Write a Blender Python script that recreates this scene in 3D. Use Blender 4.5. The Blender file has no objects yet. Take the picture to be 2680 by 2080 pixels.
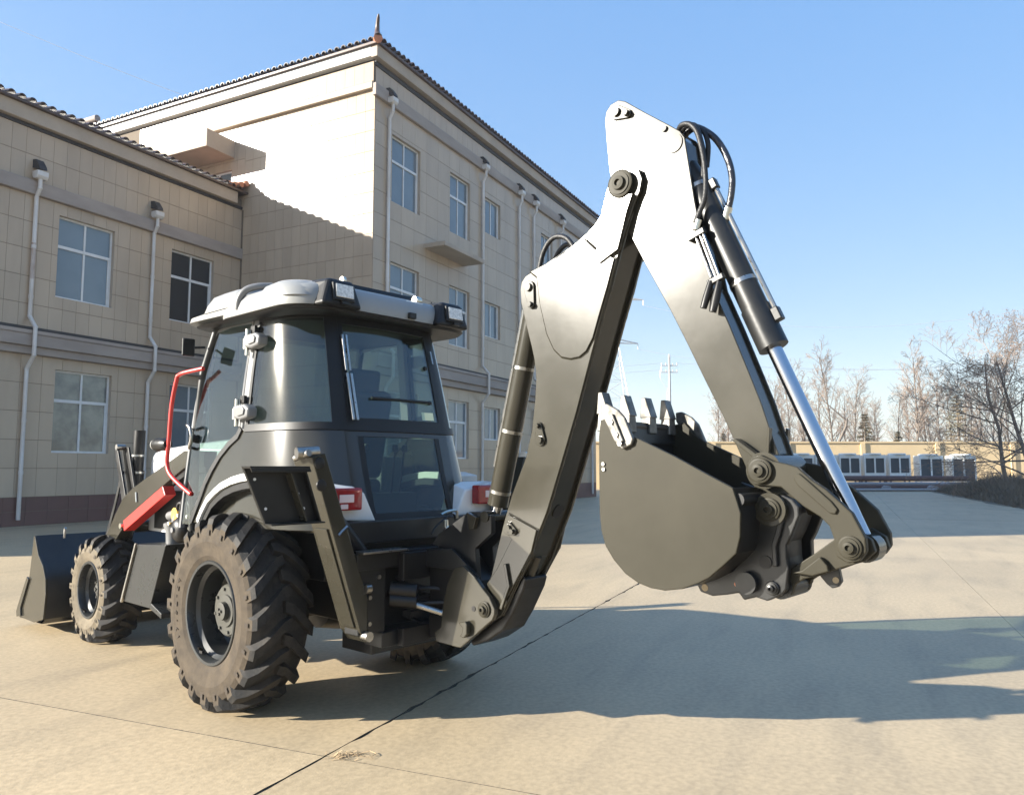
import bpy, bmesh, math, random
from mathutils import Vector, Matrix

random.seed(7)
SC = bpy.context.scene
COL = SC.collection
R = math.radians

# ------------------------------------------------------------------ camera
cam_d = bpy.data.cameras.new("camera")
cam = bpy.data.objects.new("camera", cam_d)
COL.objects.link(cam)
cam.location = (0, 0, 1.6)
cam.rotation_euler = (R(95.25), 0, 0)
cam_d.sensor_width = 36.0
cam_d.lens = 27.08
cam_d.clip_start = 0.05
cam_d.clip_end = 3000
SC.camera = cam

# ------------------------------------------------------------------ sky, sun, exposure
SUN_EL = 19.5
SUN_AZ = 12.0            # the light travels 12 degrees left of the +X axis
w = bpy.data.worlds.new("World")
SC.world = w
w.use_nodes = True
nt = w.node_tree
nt.nodes.clear()
out = nt.nodes.new("ShaderNodeOutputWorld")
bg = nt.nodes.new("ShaderNodeBackground")
sky = nt.nodes.new("ShaderNodeTexSky")
sky.sky_type = 'NISHITA'
sky.sun_disc = False
sky.sun_elevation = R(SUN_EL)
ce, se = math.cos(R(SUN_EL)), math.sin(R(SUN_EL))
travel = Vector((math.cos(R(SUN_AZ)) * ce, math.sin(R(SUN_AZ)) * ce, -se))
to_sun = -travel
sky.sun_rotation = math.atan2(to_sun.x, to_sun.y)
sky.altitude = 50
sky.air_density = 1.0
sky.dust_density = 0.3
sky.ozone_density = 1.2
bg.inputs[1].default_value = 0.105
gam = nt.nodes.new("ShaderNodeGamma")          # the photograph's soft tone curve, over the whole sky alike
gam.inputs['Gamma'].default_value = 0.22
hsv = nt.nodes.new("ShaderNodeHueSaturation")
hsv.inputs['Saturation'].default_value = 3.9
hsv.inputs['Value'].default_value = 1.97
hsv.inputs['Hue'].default_value = 0.517
nt.links.new(sky.outputs[0], gam.inputs[0])
nt.links.new(gam.outputs[0], hsv.inputs['Color'])
nt.links.new(hsv.outputs[0], bg.inputs[0])
nt.links.new(bg.outputs[0], out.inputs[0])

sun_d = bpy.data.lights.new("sun", 'SUN')
sun_d.energy = 5.0
sun_d.angle = R(0.53)
sun_d.color = (1.0, 0.945, 0.84)
sun = bpy.data.objects.new("sun", sun_d)
COL.objects.link(sun)
sun.rotation_euler = travel.to_track_quat('-Z', 'Y').to_euler()
sun.location = (-30, -10, 30)

vs = SC.view_settings
vs.view_transform = 'Standard'
vs.look = 'None'
vs.gamma = 1.0
vs.use_curve_mapping = False
vs.exposure = 1.80

# ------------------------------------------------------------------ materials
def _n(nt, t, **kw):
    n = nt.nodes.new(t)
    for k, v in kw.items():
        setattr(n, k, v)
    return n

def mat(name, col, rough=.5, metal=0.0, spec=.5, col2=None, scale=4.0, detail=4.0, mix=(.35, .65),
        bump=0.0, bscale=40.0, rvar=0.0, coat=0.0, island=0.0, stretch=None, emit=None, world=False):
    m = bpy.data.materials.new(name)
    m.use_nodes = True
    t = m.node_tree
    b = t.nodes['Principled BSDF']
    b.inputs['Base Color'].default_value = (*col, 1)
    b.inputs['Roughness'].default_value = rough
    b.inputs['Metallic'].default_value = metal
    b.inputs['Specular IOR Level'].default_value = spec
    b.inputs['Coat Weight'].default_value = coat
    b.inputs['Coat Roughness'].default_value = .08
    if emit:
        b.inputs['Emission Color'].default_value = (*emit[0], 1)
        b.inputs['Emission Strength'].default_value = emit[1]
    tc = _n(t, 'ShaderNodeTexCoord')
    src = tc.outputs['Object']
    if world:
        src = _n(t, 'ShaderNodeNewGeometry').outputs['Position']
    if stretch:
        mp = _n(t, 'ShaderNodeMapping')
        mp.inputs['Scale'].default_value = stretch
        t.links.new(src, mp.inputs['Vector'])
        src = mp.outputs['Vector']
    last = None
    if col2:
        nz = _n(t, 'ShaderNodeTexNoise')
        nz.inputs['Scale'].default_value = scale
        nz.inputs['Detail'].default_value = detail
        nz.inputs['Roughness'].default_value = .6
        t.links.new(src, nz.inputs['Vector'])
        mr = _n(t, 'ShaderNodeMapRange')
        mr.inputs['From Min'].default_value = mix[0]
        mr.inputs['From Max'].default_value = mix[1]
        t.links.new(nz.outputs['Fac'], mr.inputs['Value'])
        mx = _n(t, 'ShaderNodeMix', data_type='RGBA')
        mx.inputs['A'].default_value = (*col, 1)
        mx.inputs['B'].default_value = (*col2, 1)
        t.links.new(mr.outputs['Result'], mx.inputs['Factor'])
        last = mx.outputs['Result']
        if rvar:
            rr = _n(t, 'ShaderNodeMapRange')
            rr.inputs['To Min'].default_value = rough - rvar
            rr.inputs['To Max'].default_value = rough + rvar
            t.links.new(mr.outputs['Result'], rr.inputs['Value'])
            t.links.new(rr.outputs['Result'], b.inputs['Roughness'])
    if island:
        ge = _n(t, 'ShaderNodeNewGeometry')
        oi = _n(t, 'ShaderNodeObjectInfo')
        ad = _n(t, 'ShaderNodeMath', operation='ADD')
        t.links.new(ge.outputs['Random Per Island'], ad.inputs[0])
        t.links.new(oi.outputs['Random'], ad.inputs[1])
        fr = _n(t, 'ShaderNodeMath', operation='FRACT')
        t.links.new(ad.outputs[0], fr.inputs[0])
        hv = _n(t, 'ShaderNodeHueSaturation')
        mv = _n(t, 'ShaderNodeMapRange')
        mv.inputs['To Min'].default_value = 1 - island
        mv.inputs['To Max'].default_value = 1 + island
        t.links.new(fr.outputs[0], mv.inputs['Value'])
        t.links.new(mv.outputs['Result'], hv.inputs['Value'])
        if last:
            t.links.new(last, hv.inputs['Color'])
        else:
            hv.inputs['Color'].default_value = (*col, 1)
        last = hv.outputs['Color']
    if last:
        t.links.new(last, b.inputs['Base Color'])
    if bump:
        n2 = _n(t, 'ShaderNodeTexNoise')
        n2.inputs['Scale'].default_value = bscale
        n2.inputs['Detail'].default_value = 3
        t.links.new(src, n2.inputs['Vector'])
        bp = _n(t, 'ShaderNodeBump')
        bp.inputs['Strength'].default_value = bump
        bp.inputs['Distance'].default_value = .01
        t.links.new(n2.outputs['Fac'], bp.inputs['Height'])
        t.links.new(bp.outputs['Normal'], b.inputs['Normal'])
    return m

def glass_mat(name, tint, refl_rough=.01, ior=1.5, dark=0.0):
    """tinted pane: sees through with a tint, mirrors by Fresnel"""
    m = bpy.data.materials.new(name)
    m.use_nodes = True
    t = m.node_tree
    t.nodes.clear()
    o = _n(t, 'ShaderNodeOutputMaterial')
    tr = _n(t, 'ShaderNodeBsdfTransparent')
    tr.inputs[0].default_value = (*tint, 1)
    gl = _n(t, 'ShaderNodeBsdfGlossy')
    gl.inputs['Roughness'].default_value = refl_rough
    gl.inputs['Color'].default_value = (.95, .98, 1, 1)
    fr = _n(t, 'ShaderNodeFresnel')
    fr.inputs['IOR'].default_value = ior
    mx = _n(t, 'ShaderNodeMixShader')
    ge = _n(t, 'ShaderNodeNewGeometry')            # only the outer face of a pane mirrors
    sb = _n(t, 'ShaderNodeMath', operation='SUBTRACT')
    sb.inputs[0].default_value = 1.0
    t.links.new(ge.outputs['Backfacing'], sb.inputs[1])
    ml = _n(t, 'ShaderNodeMath', operation='MULTIPLY')
    t.links.new(fr.outputs[0], ml.inputs[0])
    t.links.new(sb.outputs[0], ml.inputs[1])
    t.links.new(ml.outputs[0], mx.inputs[0])
    t.links.new(tr.outputs[0], mx.inputs[1])
    t.links.new(gl.outputs[0], mx.inputs[2])
    dust = _n(t, 'ShaderNodeBsdfGlossy')           # thin film of dust that spreads the sun's glint
    dust.inputs['Roughness'].default_value = .15
    dust.inputs['Color'].default_value = (1, .97, .9, 1)
    m2 = _n(t, 'ShaderNodeMixShader')
    m2.inputs[0].default_value = .035
    ml2 = _n(t, 'ShaderNodeMath', operation='MULTIPLY')
    ml2.inputs[1].default_value = .012
    t.links.new(sb.outputs[0], ml2.inputs[0])
    t.links.new(ml2.outputs[0], m2.inputs[0])
    t.links.new(mx.outputs[0], m2.inputs[1])
    t.links.new(dust.outputs[0], m2.inputs[2])
    t.links.new(m2.outputs[0], o.inputs[0])
    return m

M = {}
M['olive'] = mat('olive_grey_paint', (.033, .030, .0215), .225, spec=.23, col2=(.043, .039, .029), scale=3, detail=8, mix=(.40, .72), bump=.022, bscale=9, rvar=.02, coat=.35)
M['mattolive'] = mat('satin_olive_grey_paint', (.032, .029, .0205), .50, spec=.12, col2=(.044, .040, .029), scale=2.2, detail=8, mix=(.42, .72), bump=.03, bscale=9, rvar=.05)
M['dark'] = mat('charcoal_paint', (.011, .0115, .012), .36, spec=.42, col2=(.017, .017, .0165), scale=6, bump=.03, bscale=30, rvar=.05)
M['black'] = mat('black_paint', (.006, .006, .0065), .42, spec=.35, col2=(.013, .012, .0115), scale=8, rvar=.08)
M['plastic'] = mat('black_plastic', (.008, .008, .0085), .45, spec=.35, bump=.05, bscale=200)
M['greyplastic'] = mat('grey_plastic', (.16, .16, .16), .42, spec=.5, bump=.03, bscale=160)
M['roofgrey'] = mat('light_grey_roof_moulding', (.27, .27, .26), .36, spec=.5, col2=(.245, .245, .235), scale=3)
M['body'] = mat('grey_body_paint', (.027, .0245, .018), .17, spec=.5, col2=(.032, .029, .022), scale=2, coat=.3)
M['white'] = mat('white_paint', (.74, .74, .72), .3, spec=.5, col2=(.68, .68, .66), scale=4, coat=.2)
M['red'] = mat('red_paint', (.55, .030, .022), .38, spec=.5, col2=(.48, .026, .02), scale=5)
M['chrome'] = mat('chrome_rod', (.50, .51, .54), .13, metal=1.0)
M['steel'] = mat('bare_steel', (.45, .44, .42), .32, metal=1.0, col2=(.33, .32, .3), scale=14, rvar=.08)
M['wornsteel'] = mat('worn_tooth_steel', (.20, .19, .17), .42, metal=.4, col2=(.07, .066, .058), scale=14, rvar=.1)
M['rubber'] = mat('tread_rubber', (.018, .0175, .017), .72, spec=.3, col2=(.060, .050, .040), scale=7, detail=6, mix=(.45, .85), bump=.25, bscale=60)
M['sidewall'] = mat('dusty_sidewall_rubber', (.078, .061, .043), .85, spec=.2, col2=(.046, .037, .028), scale=9, detail=6, bump=.2, bscale=50)
M['frontwall'] = mat('pale_dusty_sidewall_rubber', (.165, .136, .096), .85, spec=.2, col2=(.105, .088, .064), scale=9, detail=6, bump=.2, bscale=50)
M['lettering'] = mat('sidewall_lettering', (.055, .045, .036), .8, spec=.2)
M['rim'] = mat('dark_grey_rim_paint', (.026, .028, .028), .3, spec=.45, col2=(.020, .021, .021), scale=6, rvar=.05)
M['hub'] = mat('grey_hub_paint', (.062, .060, .050), .42, spec=.4, col2=(.050, .048, .042), scale=8)
M['hose'] = mat('hydraulic_hose', (.016, .016, .017), .45, spec=.4, bump=.3, bscale=150)
M['bluehose'] = mat('spiral_wrapped_hose', (.014, .015, .022), .3, spec=.6, bump=.6, bscale=60)
M['glass'] = glass_mat('green_tinted_cab_glass', (.68, .75, .73), .012, 1.75)
M['darkglass'] = glass_mat('dark_tinted_cab_glass', (.62, .70, .64), .015, 1.5)
M['lens'] = mat('clear_lamp_lens', (.75, .74, .70), .12, spec=.7, col2=(.5, .49, .46), scale=60, detail=2)
M['redlens'] = mat('red_tail_lamp_lens', (.32, .012, .016), .12, spec=.7, col2=(.22, .008, .012), scale=30)
M['clearlens'] = mat('pale_reverse_lamp_lens', (.72, .60, .60), .14, spec=.7)
M['seat'] = mat('seat_fabric', (.03, .031, .033), .8, bump=.3, bscale=120)
M['cabin'] = mat('cabin_trim', (.10, .11, .11), .6)
M['yellow'] = mat('yellow_plastic_cap', (.75, .42, .06), .45)
M['sticker'] = mat('pale_yellow_sticker', (.75, .78, .50), .5)
M['amber'] = mat('amber_marker', (.75, .25, .10), .4)
M['fitting'] = mat('zinc_fitting', (.62, .60, .52), .28, metal=1.0)

# ------------------------------------------------------------------ mesh builder
class MB:
    def __init__(s):
        s.v, s.f, s.mi = [], [], []
    def add(s, vs_, fs, mi=0):
        o = len(s.v)
        s.v += [tuple(p) for p in vs_]
        s.f += [tuple(i + o for i in f) for f in fs]
        s.mi += [mi] * len(fs)
        return s
    def prism(s, out, q0, q1, mi=0):
        """outline in (x,z) swept along y from q0 to q1"""
        a = sum(out[i][0] * out[(i + 1) % len(out)][1] - out[(i + 1) % len(out)][0] * out[i][1] for i in range(len(out)))
        if a < 0:
            out = out[::-1]
        n = len(out)
        vs_ = [(p[0], q0, p[1]) for p in out] + [(p[0], q1, p[1]) for p in out]
        fs = [tuple(range(n)), tuple(range(2 * n - 1, n - 1, -1))]
        fs += [(i, i + n, (i + 1) % n + n, (i + 1) % n) for i in range(n)]
        return s.add(vs_, fs, mi)
    def prism_x(s, out, x0, x1, mi=0):
        """outline in (y,z) swept along x"""
        t = MB().prism(out, x0, x1)
        return s.add([(p[1], p[0], p[2]) for p in t.v], [f[::-1] for f in t.f], mi)
    def box(s, x0, x1, y0, y1, z0, z1, mi=0):
        vs_ = [(x0, y0, z0), (x1, y0, z0), (x1, y1, z0), (x0, y1, z0), (x0, y0, z1), (x1, y0, z1), (x1, y1, z1), (x0, y1, z1)]
        return s.add(vs_, [(3, 2, 1, 0), (4, 5, 6, 7), (0, 1, 5, 4), (1, 2, 6, 5), (2, 3, 7, 6), (3, 0, 4, 7)], mi)
    def obox(s, c, dx, dy, dz, hx, hy, hz, mi=0):
        """box at c with axis vectors and half sizes"""
        c, dx, dy, dz = Vector(c), Vector(dx).normalized(), Vector(dy).normalized(), Vector(dz).normalized()
        vs_ = [c + dx * hx * a + dy * hy * b + dz * hz * e for e in (-1, 1) for a, b in ((-1, -1), (1, -1), (1, 1), (-1, 1))]
        return s.add(vs_, [(3, 2, 1, 0), (4, 5, 6, 7), (0, 1, 5, 4), (1, 2, 6, 5), (2, 3, 7, 6), (3, 0, 4, 7)], mi)
    def rings(s, rings, cap=True, mi=0, closed=False):
        n = len(rings[0])
        vs_ = [p for r in rings for p in r]
        fs = []
        m = len(rings)
        for k in range(m if closed else m - 1):
            a, b = k * n, ((k + 1) % m) * n
            fs += [(a + i, a + (i + 1) % n, b + (i + 1) % n, b + i) for i in range(n)]
        if cap and not closed:
            fs += [tuple(range(n - 1, -1, -1)), tuple((m - 1) * n + i for i in range(n))]
        return s.add(vs_, fs, mi)
    def tube(s, pts, r, n=8, mi=0, cap=True):
        pts = [Vector(p) for p in pts]
        rs = r if isinstance(r, (list, tuple)) else [r] * len(pts)
        rings = []
        ref = None
        for i, p in enumerate(pts):
            d = (pts[min(i + 1, len(pts) - 1)] - pts[max(i - 1, 0)]).normalized()
            if ref is None:
                ref = Vector((0, 0, 1)) if abs(d.z) < .9 else Vector((1, 0, 0))
            u = d.cross(ref)
            if u.length < 1e-5:
                u = d.orthogonal()
            u.normalize()
            v = d.cross(u).normalized()
            ref = -v if False else (u.cross(d)).normalized()
            rings.append([p + (u * math.cos(a) + v * math.sin(a)) * rs[i] for a in [2 * math.pi * k / n for k in range(n)]])
        return s.rings(rings, cap, mi)
    def lathe(s, prof, c, ax='y', n=24, mi=0, closed=False, cap=True):
        """profile of (radius, height along the axis)"""
        c = Vector(c)
        rings = []
        for r, h in prof:
            ring = []
            for k in range(n):
                a = 2 * math.pi * k / n
                if ax == 'y':
                    ring.append(c + Vector((r * math.cos(a), h, r * math.sin(a))))
                elif ax == 'x':
                    ring.append(c + Vector((h, r * math.cos(a), r * math.sin(a))))
                else:
                    ring.append(c + Vector((r * math.cos(a), r * math.sin(a), h)))
            rings.append(ring)
        return s.rings(rings, cap and not closed, mi, closed)
    def build(s, name, m, parent=None, bev=0.0, smooth=None, seg=2, loc=None):
        me = bpy.data.meshes.new(name)
        me.from_pydata(s.v, [], s.f)
        ms = m if isinstance(m, (list, tuple)) else [m]
        for x in ms:
            me.materials.append(M[x] if isinstance(x, str) else x)
        if len(ms) > 1:
            me.polygons.foreach_set('material_index', s.mi)
        bm = bmesh.new()
        bm.from_mesh(me)
        bmesh.ops.recalc_face_normals(bm, faces=bm.faces)
        bm.to_mesh(me)
        bm.free()
        if smooth is not None:
            me.polygons.foreach_set('use_smooth', [True] * len(me.polygons))
            me.set_sharp_from_angle(angle=R(smooth))
        me.update()
        o = bpy.data.objects.new(name, me)
        COL.objects.link(o)
        if parent:
            o.parent = parent
        if loc:
            o.location = loc
        if bev:
            b = o.modifiers.new('bevel', 'BEVEL')
            b.width = bev
            b.segments = seg
            b.limit_method = 'ANGLE'
            b.angle_limit = R(32)
        return o

def empty(name, loc=(0, 0, 0), rz=0.0, parent=None):
    o = bpy.data.objects.new(name, None)
    COL.objects.link(o)
    o.location = loc
    o.rotation_euler = (0, 0, rz)
    o.empty_display_size = .3
    if parent:
        o.parent = parent
    return o

def tag(o, label=None, cat=None, group=None, kind=None):
    if label: o['label'] = label
    if cat: o['category'] = cat
    if group: o['group'] = group
    if kind: o['kind'] = kind
    return o

def kids(o):
    return [c for c in bpy.data.objects if c.parent == o]

def copy_tree(o, parent=None, tree=None):
    c = o.copy()
    COL.objects.link(c)
    c.parent = parent
    for ch in (tree[o.name] if tree else list(o.children)):
        copy_tree(ch, c)
    return c

def inset(out, d):
    """shrink a closed (x,z) outline by d"""
    a = sum(out[i][0] * out[(i + 1) % len(out)][1] - out[(i + 1) % len(out)][0] * out[i][1] for i in range(len(out)))
    sgn = 1 if a > 0 else -1
    n = len(out)
    r = []
    for i in range(n):
        p0, p1, p2 = Vector(out[i - 1]), Vector(out[i]), Vector(out[(i + 1) % n])
        e1_, e2_ = (p1 - p0).normalized(), (p2 - p1).normalized()
        n1, n2 = Vector((-e1_.y, e1_.x)) * sgn, Vector((-e2_.y, e2_.x)) * sgn
        b = (n1 + n2)
        b = b.normalized() if b.length > 1e-6 else n1
        k = max(.5, b.dot(n1))
        r.append(tuple(p1 + b * (d / k)))
    return r

def smooth_path(pts, k=6):
    """Catmull-Rom through the points"""
    P = [Vector(p) for p in pts]
    r = []
    for i in range(len(P) - 1):
        a, b, c, d = P[max(i - 1, 0)], P[i], P[i + 1], P[min(i + 2, len(P) - 1)]
        for j in range(k):
            t = j / k
            r.append(.5 * ((2 * b) + (c - a) * t + (2 * a - 5 * b + 4 * c - d) * t * t + (3 * b - a - 3 * c + d) * t ** 3))
    r.append(P[-1])
    return r

# ================================================================== SETTING
E1 = Vector((.454, .891, 0)).normalized()          # along the facades, away from the camera
RZB = math.atan2(E1.y, E1.x)                        # building axes

def concrete_mat():
    m = mat('yard_concrete', (.455, .355, .222), .55, spec=.5, col2=(.385, .303, .193), scale=.45, detail=7, mix=(.38, .66), bump=.12, bscale=70, island=.05)
    t = m.node_tree
    b = t.nodes['Principled BSDF']
    src = b.inputs['Base Color'].links[0].from_socket
    tc = _n(t, 'ShaderNodeTexCoord')
    mp = _n(t, 'ShaderNodeMapping')
    mp.inputs['Rotation'].default_value = (0, 0, -RZB)
    mp.inputs['Scale'].default_value = (.5, 2.4, 1)
    t.links.new(tc.outputs['Object'], mp.inputs['Vector'])
    n1 = _n(t, 'ShaderNodeTexNoise')
    n1.inputs['Scale'].default_value = 1.1
    n1.inputs['Detail'].default_value = 6
    t.links.new(mp.outputs['Vector'], n1.inputs['Vector'])
    r1 = _n(t, 'ShaderNodeMapRange')
    r1.inputs['From Min'].default_value = .50
    r1.inputs['From Max'].default_value = .78
    r1.inputs['To Max'].default_value = .45
    t.links.new(n1.outputs['Fac'], r1.inputs['Value'])
    mx = _n(t, 'ShaderNodeMix', data_type='RGBA')
    mx.inputs['B'].default_value = (.21, .172, .12, 1)
    t.links.new(r1.outputs['Result'], mx.inputs['Factor'])
    t.links.new(src, mx.inputs['A'])
    n2 = _n(t, 'ShaderNodeTexNoise')
    n2.inputs['Scale'].default_value = 26
    n2.inputs['Detail'].default_value = 6
    t.links.new(tc.outputs['Object'], n2.inputs['Vector'])
    hv = _n(t, 'ShaderNodeHueSaturation')
    r2 = _n(t, 'ShaderNodeMapRange')
    r2.inputs['From Min'].default_value = .3
    r2.inputs['From Max'].default_value = .7
    r2.inputs['To Min'].default_value = .86
    r2.inputs['To Max'].default_value = 1.13
    t.links.new(n2.outputs['Fac'], r2.inputs['Value'])
    t.links.new(r2.outputs['Result'], hv.inputs['Value'])
    t.links.new(mx.outputs['Result'], hv.inputs['Color'])
    t.links.new(hv.outputs['Color'], b.inputs['Base Color'])
    return m

M['concrete'] = concrete_mat()
M['jointfill'] = mat('joint_dirt', (.05, .043, .034), .95, col2=(.12, .10, .07), scale=9)
M['earth'] = mat('bare_earth', (.20, .165, .115), .95, col2=(.12, .10, .07), scale=.6, detail=8)
M['tile'] = mat('pinkish_wall_tile', (.47, .372, .272), .20, spec=.30, col2=(.40, .318, .235), scale=.9, detail=6, mix=(.40, .75), island=.04, bump=.010, bscale=3, stretch=(1.3, 1.3, .30), world=True)
M['grout'] = mat('dark_grout', (.15, .118, .085), .9)
M['plinth'] = mat('maroon_plinth_tile', (.125, .055, .048), .45, col2=(.10, .046, .042), scale=1.5, detail=5, island=.06)
M['bandgrey'] = mat('lavender_grey_render', (.36, .305, .265), .75, col2=(.29, .245, .215), scale=1.2, detail=6, stretch=(.6, 1, 2))
M['fascia'] = mat('grey_fascia_render', (.45, .37, .29), .75, col2=(.37, .305, .24), scale=1.0, detail=6)
M['flash'] = mat('dark_flashing', (.03, .028, .03), .6)
M['rooftile'] = mat('glazed_roof_tile', (.055, .035, .028), .38, spec=.5, col2=(.085, .048, .034), scale=5, island=.15)
M['orangetile'] = mat('orange_ridge_tile', (.50, .20, .10), .5, col2=(.40, .15, .08), scale=6)
M['upvc'] = mat('white_window_frame', (.72, .72, .71), .4, col2=(.62, .62, .61), scale=3)
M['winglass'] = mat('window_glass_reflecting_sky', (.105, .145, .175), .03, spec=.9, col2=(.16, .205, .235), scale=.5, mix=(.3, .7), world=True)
M['darkpane'] = mat('window_glass_over_dark_room', (.018, .021, .025), .03, spec=.55)
M['curtain'] = mat('window_glass_over_pale_curtain', (.20, .21, .18), .05, spec=.9, col2=(.07, .08, .08), scale=1.1, mix=(.4, .6), world=True)
M['pipe'] = mat('white_downpipe', (.66, .64, .62), .45, col2=(.55, .50, .45), scale=2.2, stretch=(1, 1, .4))
M['rustpipe'] = mat('rust_stained_downpipe', (.52, .46, .42), .6, col2=(.30, .19, .13), scale=3, stretch=(1, 1, .35))
M['farrender'] = mat('cream_wall_render', (.70, .53, .31), .85, col2=(.64, .485, .28), scale=.4, detail=5)

# ---- the yard: a base sheet and concrete slabs
gm = MB()
gm.add([(-900, -900, 0), (900, -900, 0), (900, 900, 0), (-900, 900, 0)], [(0, 1, 2, 3)])
ground = gm.build('ground', 'earth', loc=(0, 0, -.034))
ground.rotation_euler = (0, 0, R(66.5))
tag(ground, kind='structure')
bedm = MB().add([(-20, -62, .026), (82, -62, .026), (82, 32, .026), (-20, 32, .026)], [(0, 1, 2, 3)])
bed = bedm.build('joint_bed', 'jointfill', ground)
yj = [round(2.74 - 4.21 * k, 2) for k in range(15, -1, -1)] + [6.95, 12.09, 16.3, 20.5, 24.7, 28.9]
xj = [3.68 - 12.0 + 12.0 * k for k in range(8)]
rs = random.Random(3)
WIDE = min(yj, key=lambda v: abs(v - 2.74))
def edge(a, b, y, wide, seedv):
    """points from a to b along a slab edge, chipped where the joint is wide"""
    r_ = random.Random(seedv)
    n = 150 if wide else 2
    pts = []
    g = .0070 if wide else .0022
    j = 0
    for i in range(n + 1):
        x = a + (b - a) * i / n
        if wide and 0 < i < n:
            j = .7 * j + r_.uniform(-.0055, .0055)
            c = j + (r_.uniform(.006, .024) if r_.random() < .12 else 0)
        else:
            c = 0
        pts.append((x, g + max(c, -.003)))
    return pts
for i in range(len(xj) - 1):
    for k in range(len(yj) - 1):
        x0, x1, y0, y1 = xj[i] + .0028, xj[i + 1] - .0028, yj[k], yj[k + 1]
        near = i <= 2
        lo = edge(x0, x1, y0, near and abs(y0 - WIDE) < .01, i * 7 + 1)
        hi = edge(x0, x1, y1, near and abs(y1 - WIDE) < .01, i * 7 + 2)
        ring = [(x, y0 + d) for x, d in lo] + [(x, y1 - d) for x, d in reversed(hi)]
        n = len(ring)
        dz = rs.uniform(-.0015, .0015)
        sb = MB().add([(p[0], p[1], .034 + dz) for p in ring] + [(p[0], p[1], .002) for p in ring],
                      [tuple(range(n))])
        sb.add([(p[0], p[1], .0339 + dz) for p in ring] + [(p[0], p[1], .002) for p in ring], [(a, a + n, (a + 1) % n + n, (a + 1) % n) for a in range(n)], 1)
        sb.build('concrete_slab', ['concrete', 'jointfill'], ground)

# ---- wall pieces
def minus(rects, holes):
    for h in holes:
        nxt = []
        for r in rects:
            x0, x1, z0, z1 = r
            a0, a1, b0, b1 = h
            if a1 <= x0 or a0 >= x1 or b1 <= z0 or b0 >= z1:
                nxt.append(r)
                continue
            if a0 > x0: nxt.append((x0, a0, z0, z1))
            if a1 < x1: nxt.append((a1, x1, z0, z1))
            m0, m1 = max(x0, a0), min(x1, a1)
            if b0 > z0: nxt.append((m0, m1, z0, b0))
            if b1 < z1: nxt.append((m0, m1, b1, z1))
        rects = nxt
    return [r for r in rects if r[1] - r[0] > .03 and r[3] - r[2] > .03]

_tile_cache = {}
def tile_mesh(w_, h_, ax, m):
    k = (round(w_, 3), round(h_, 3), ax, m)
    if k not in _tile_cache:
        b = MB().box(0, w_, -.014, 0, 0, h_) if ax == 'x' else MB().box(-.014, 0, 0, w_, 0, h_)
        o = b.build('tile', m)
        _tile_cache[k] = o.data
        bpy.data.objects.remove(o)
    return _tile_cache[k]

def tiled_wall(parent, ax, area, holes, tw, th, single, material='tile', name='tile', base=0.0):
    """tiles over an area of a wall; single(x, z) says which are objects of their own"""
    x0, x1, z0, z1 = area
    rest = MB()
    nr = max(1, round((z1 - z0) / th)); nc = max(1, round((x1 - x0) / tw))
    sx, sz = (x1 - x0) / nc, (z1 - z0) / nr
    g, gz = .004, .007
    for r in range(nr):
        for c in range(nc):
            rc = (x0 + c * sx + g, x0 + (c + 1) * sx - g, z0 + r * sz + gz, z0 + (r + 1) * sz - gz)
            for p in minus([rc], holes):
                w_, h_ = p[1] - p[0], p[3] - p[2]
                if single(.5 * (p[0] + p[1]), .5 * (p[2] + p[3])):
                    o = bpy.data.objects.new(name, tile_mesh(w_, h_, ax, material))
                    COL.objects.link(o)
                    o.parent = parent
                    o.location = (p[0], base, p[2]) if ax == 'x' else (base, p[0], p[2])
                elif ax == 'x':
                    rest.box(p[0], p[1], base - .014, base, p[2], p[3])
                else:
                    rest.box(base - .014, base, p[0], p[1], p[2], p[3])
    if rest.v:
        o = rest.build('wall_tiles', material, parent)
        o['kind'] = 'stuff'

def backing(parent, ax, area, holes, depth=.18, base=0.0):
    b = MB()
    def pt(x, d, z): return (x, base + d, z) if ax == 'x' else (base + d, x, z)
    for x0, x1, z0, z1 in minus([area], holes):
        b.add([pt(x0, 0, z0), pt(x1, 0, z0), pt(x1, 0, z1), pt(x0, 0, z1)], [(0, 1, 2, 3)])
    for a0, a1, b0, b1 in holes:
        b.add([pt(a0, 0, b0), pt(a1, 0, b0), pt(a1, 0, b1), pt(a0, 0, b1), pt(a0, depth, b0), pt(a1, depth, b0), pt(a1, depth, b1), pt(a0, depth, b1)],
              [(0, 1, 5, 4), (1, 2, 6, 5), (2, 3, 7, 6), (3, 0, 4, 7)], 1)
    return b.build('wall', ['grout', 'fascia'], parent)

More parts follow.
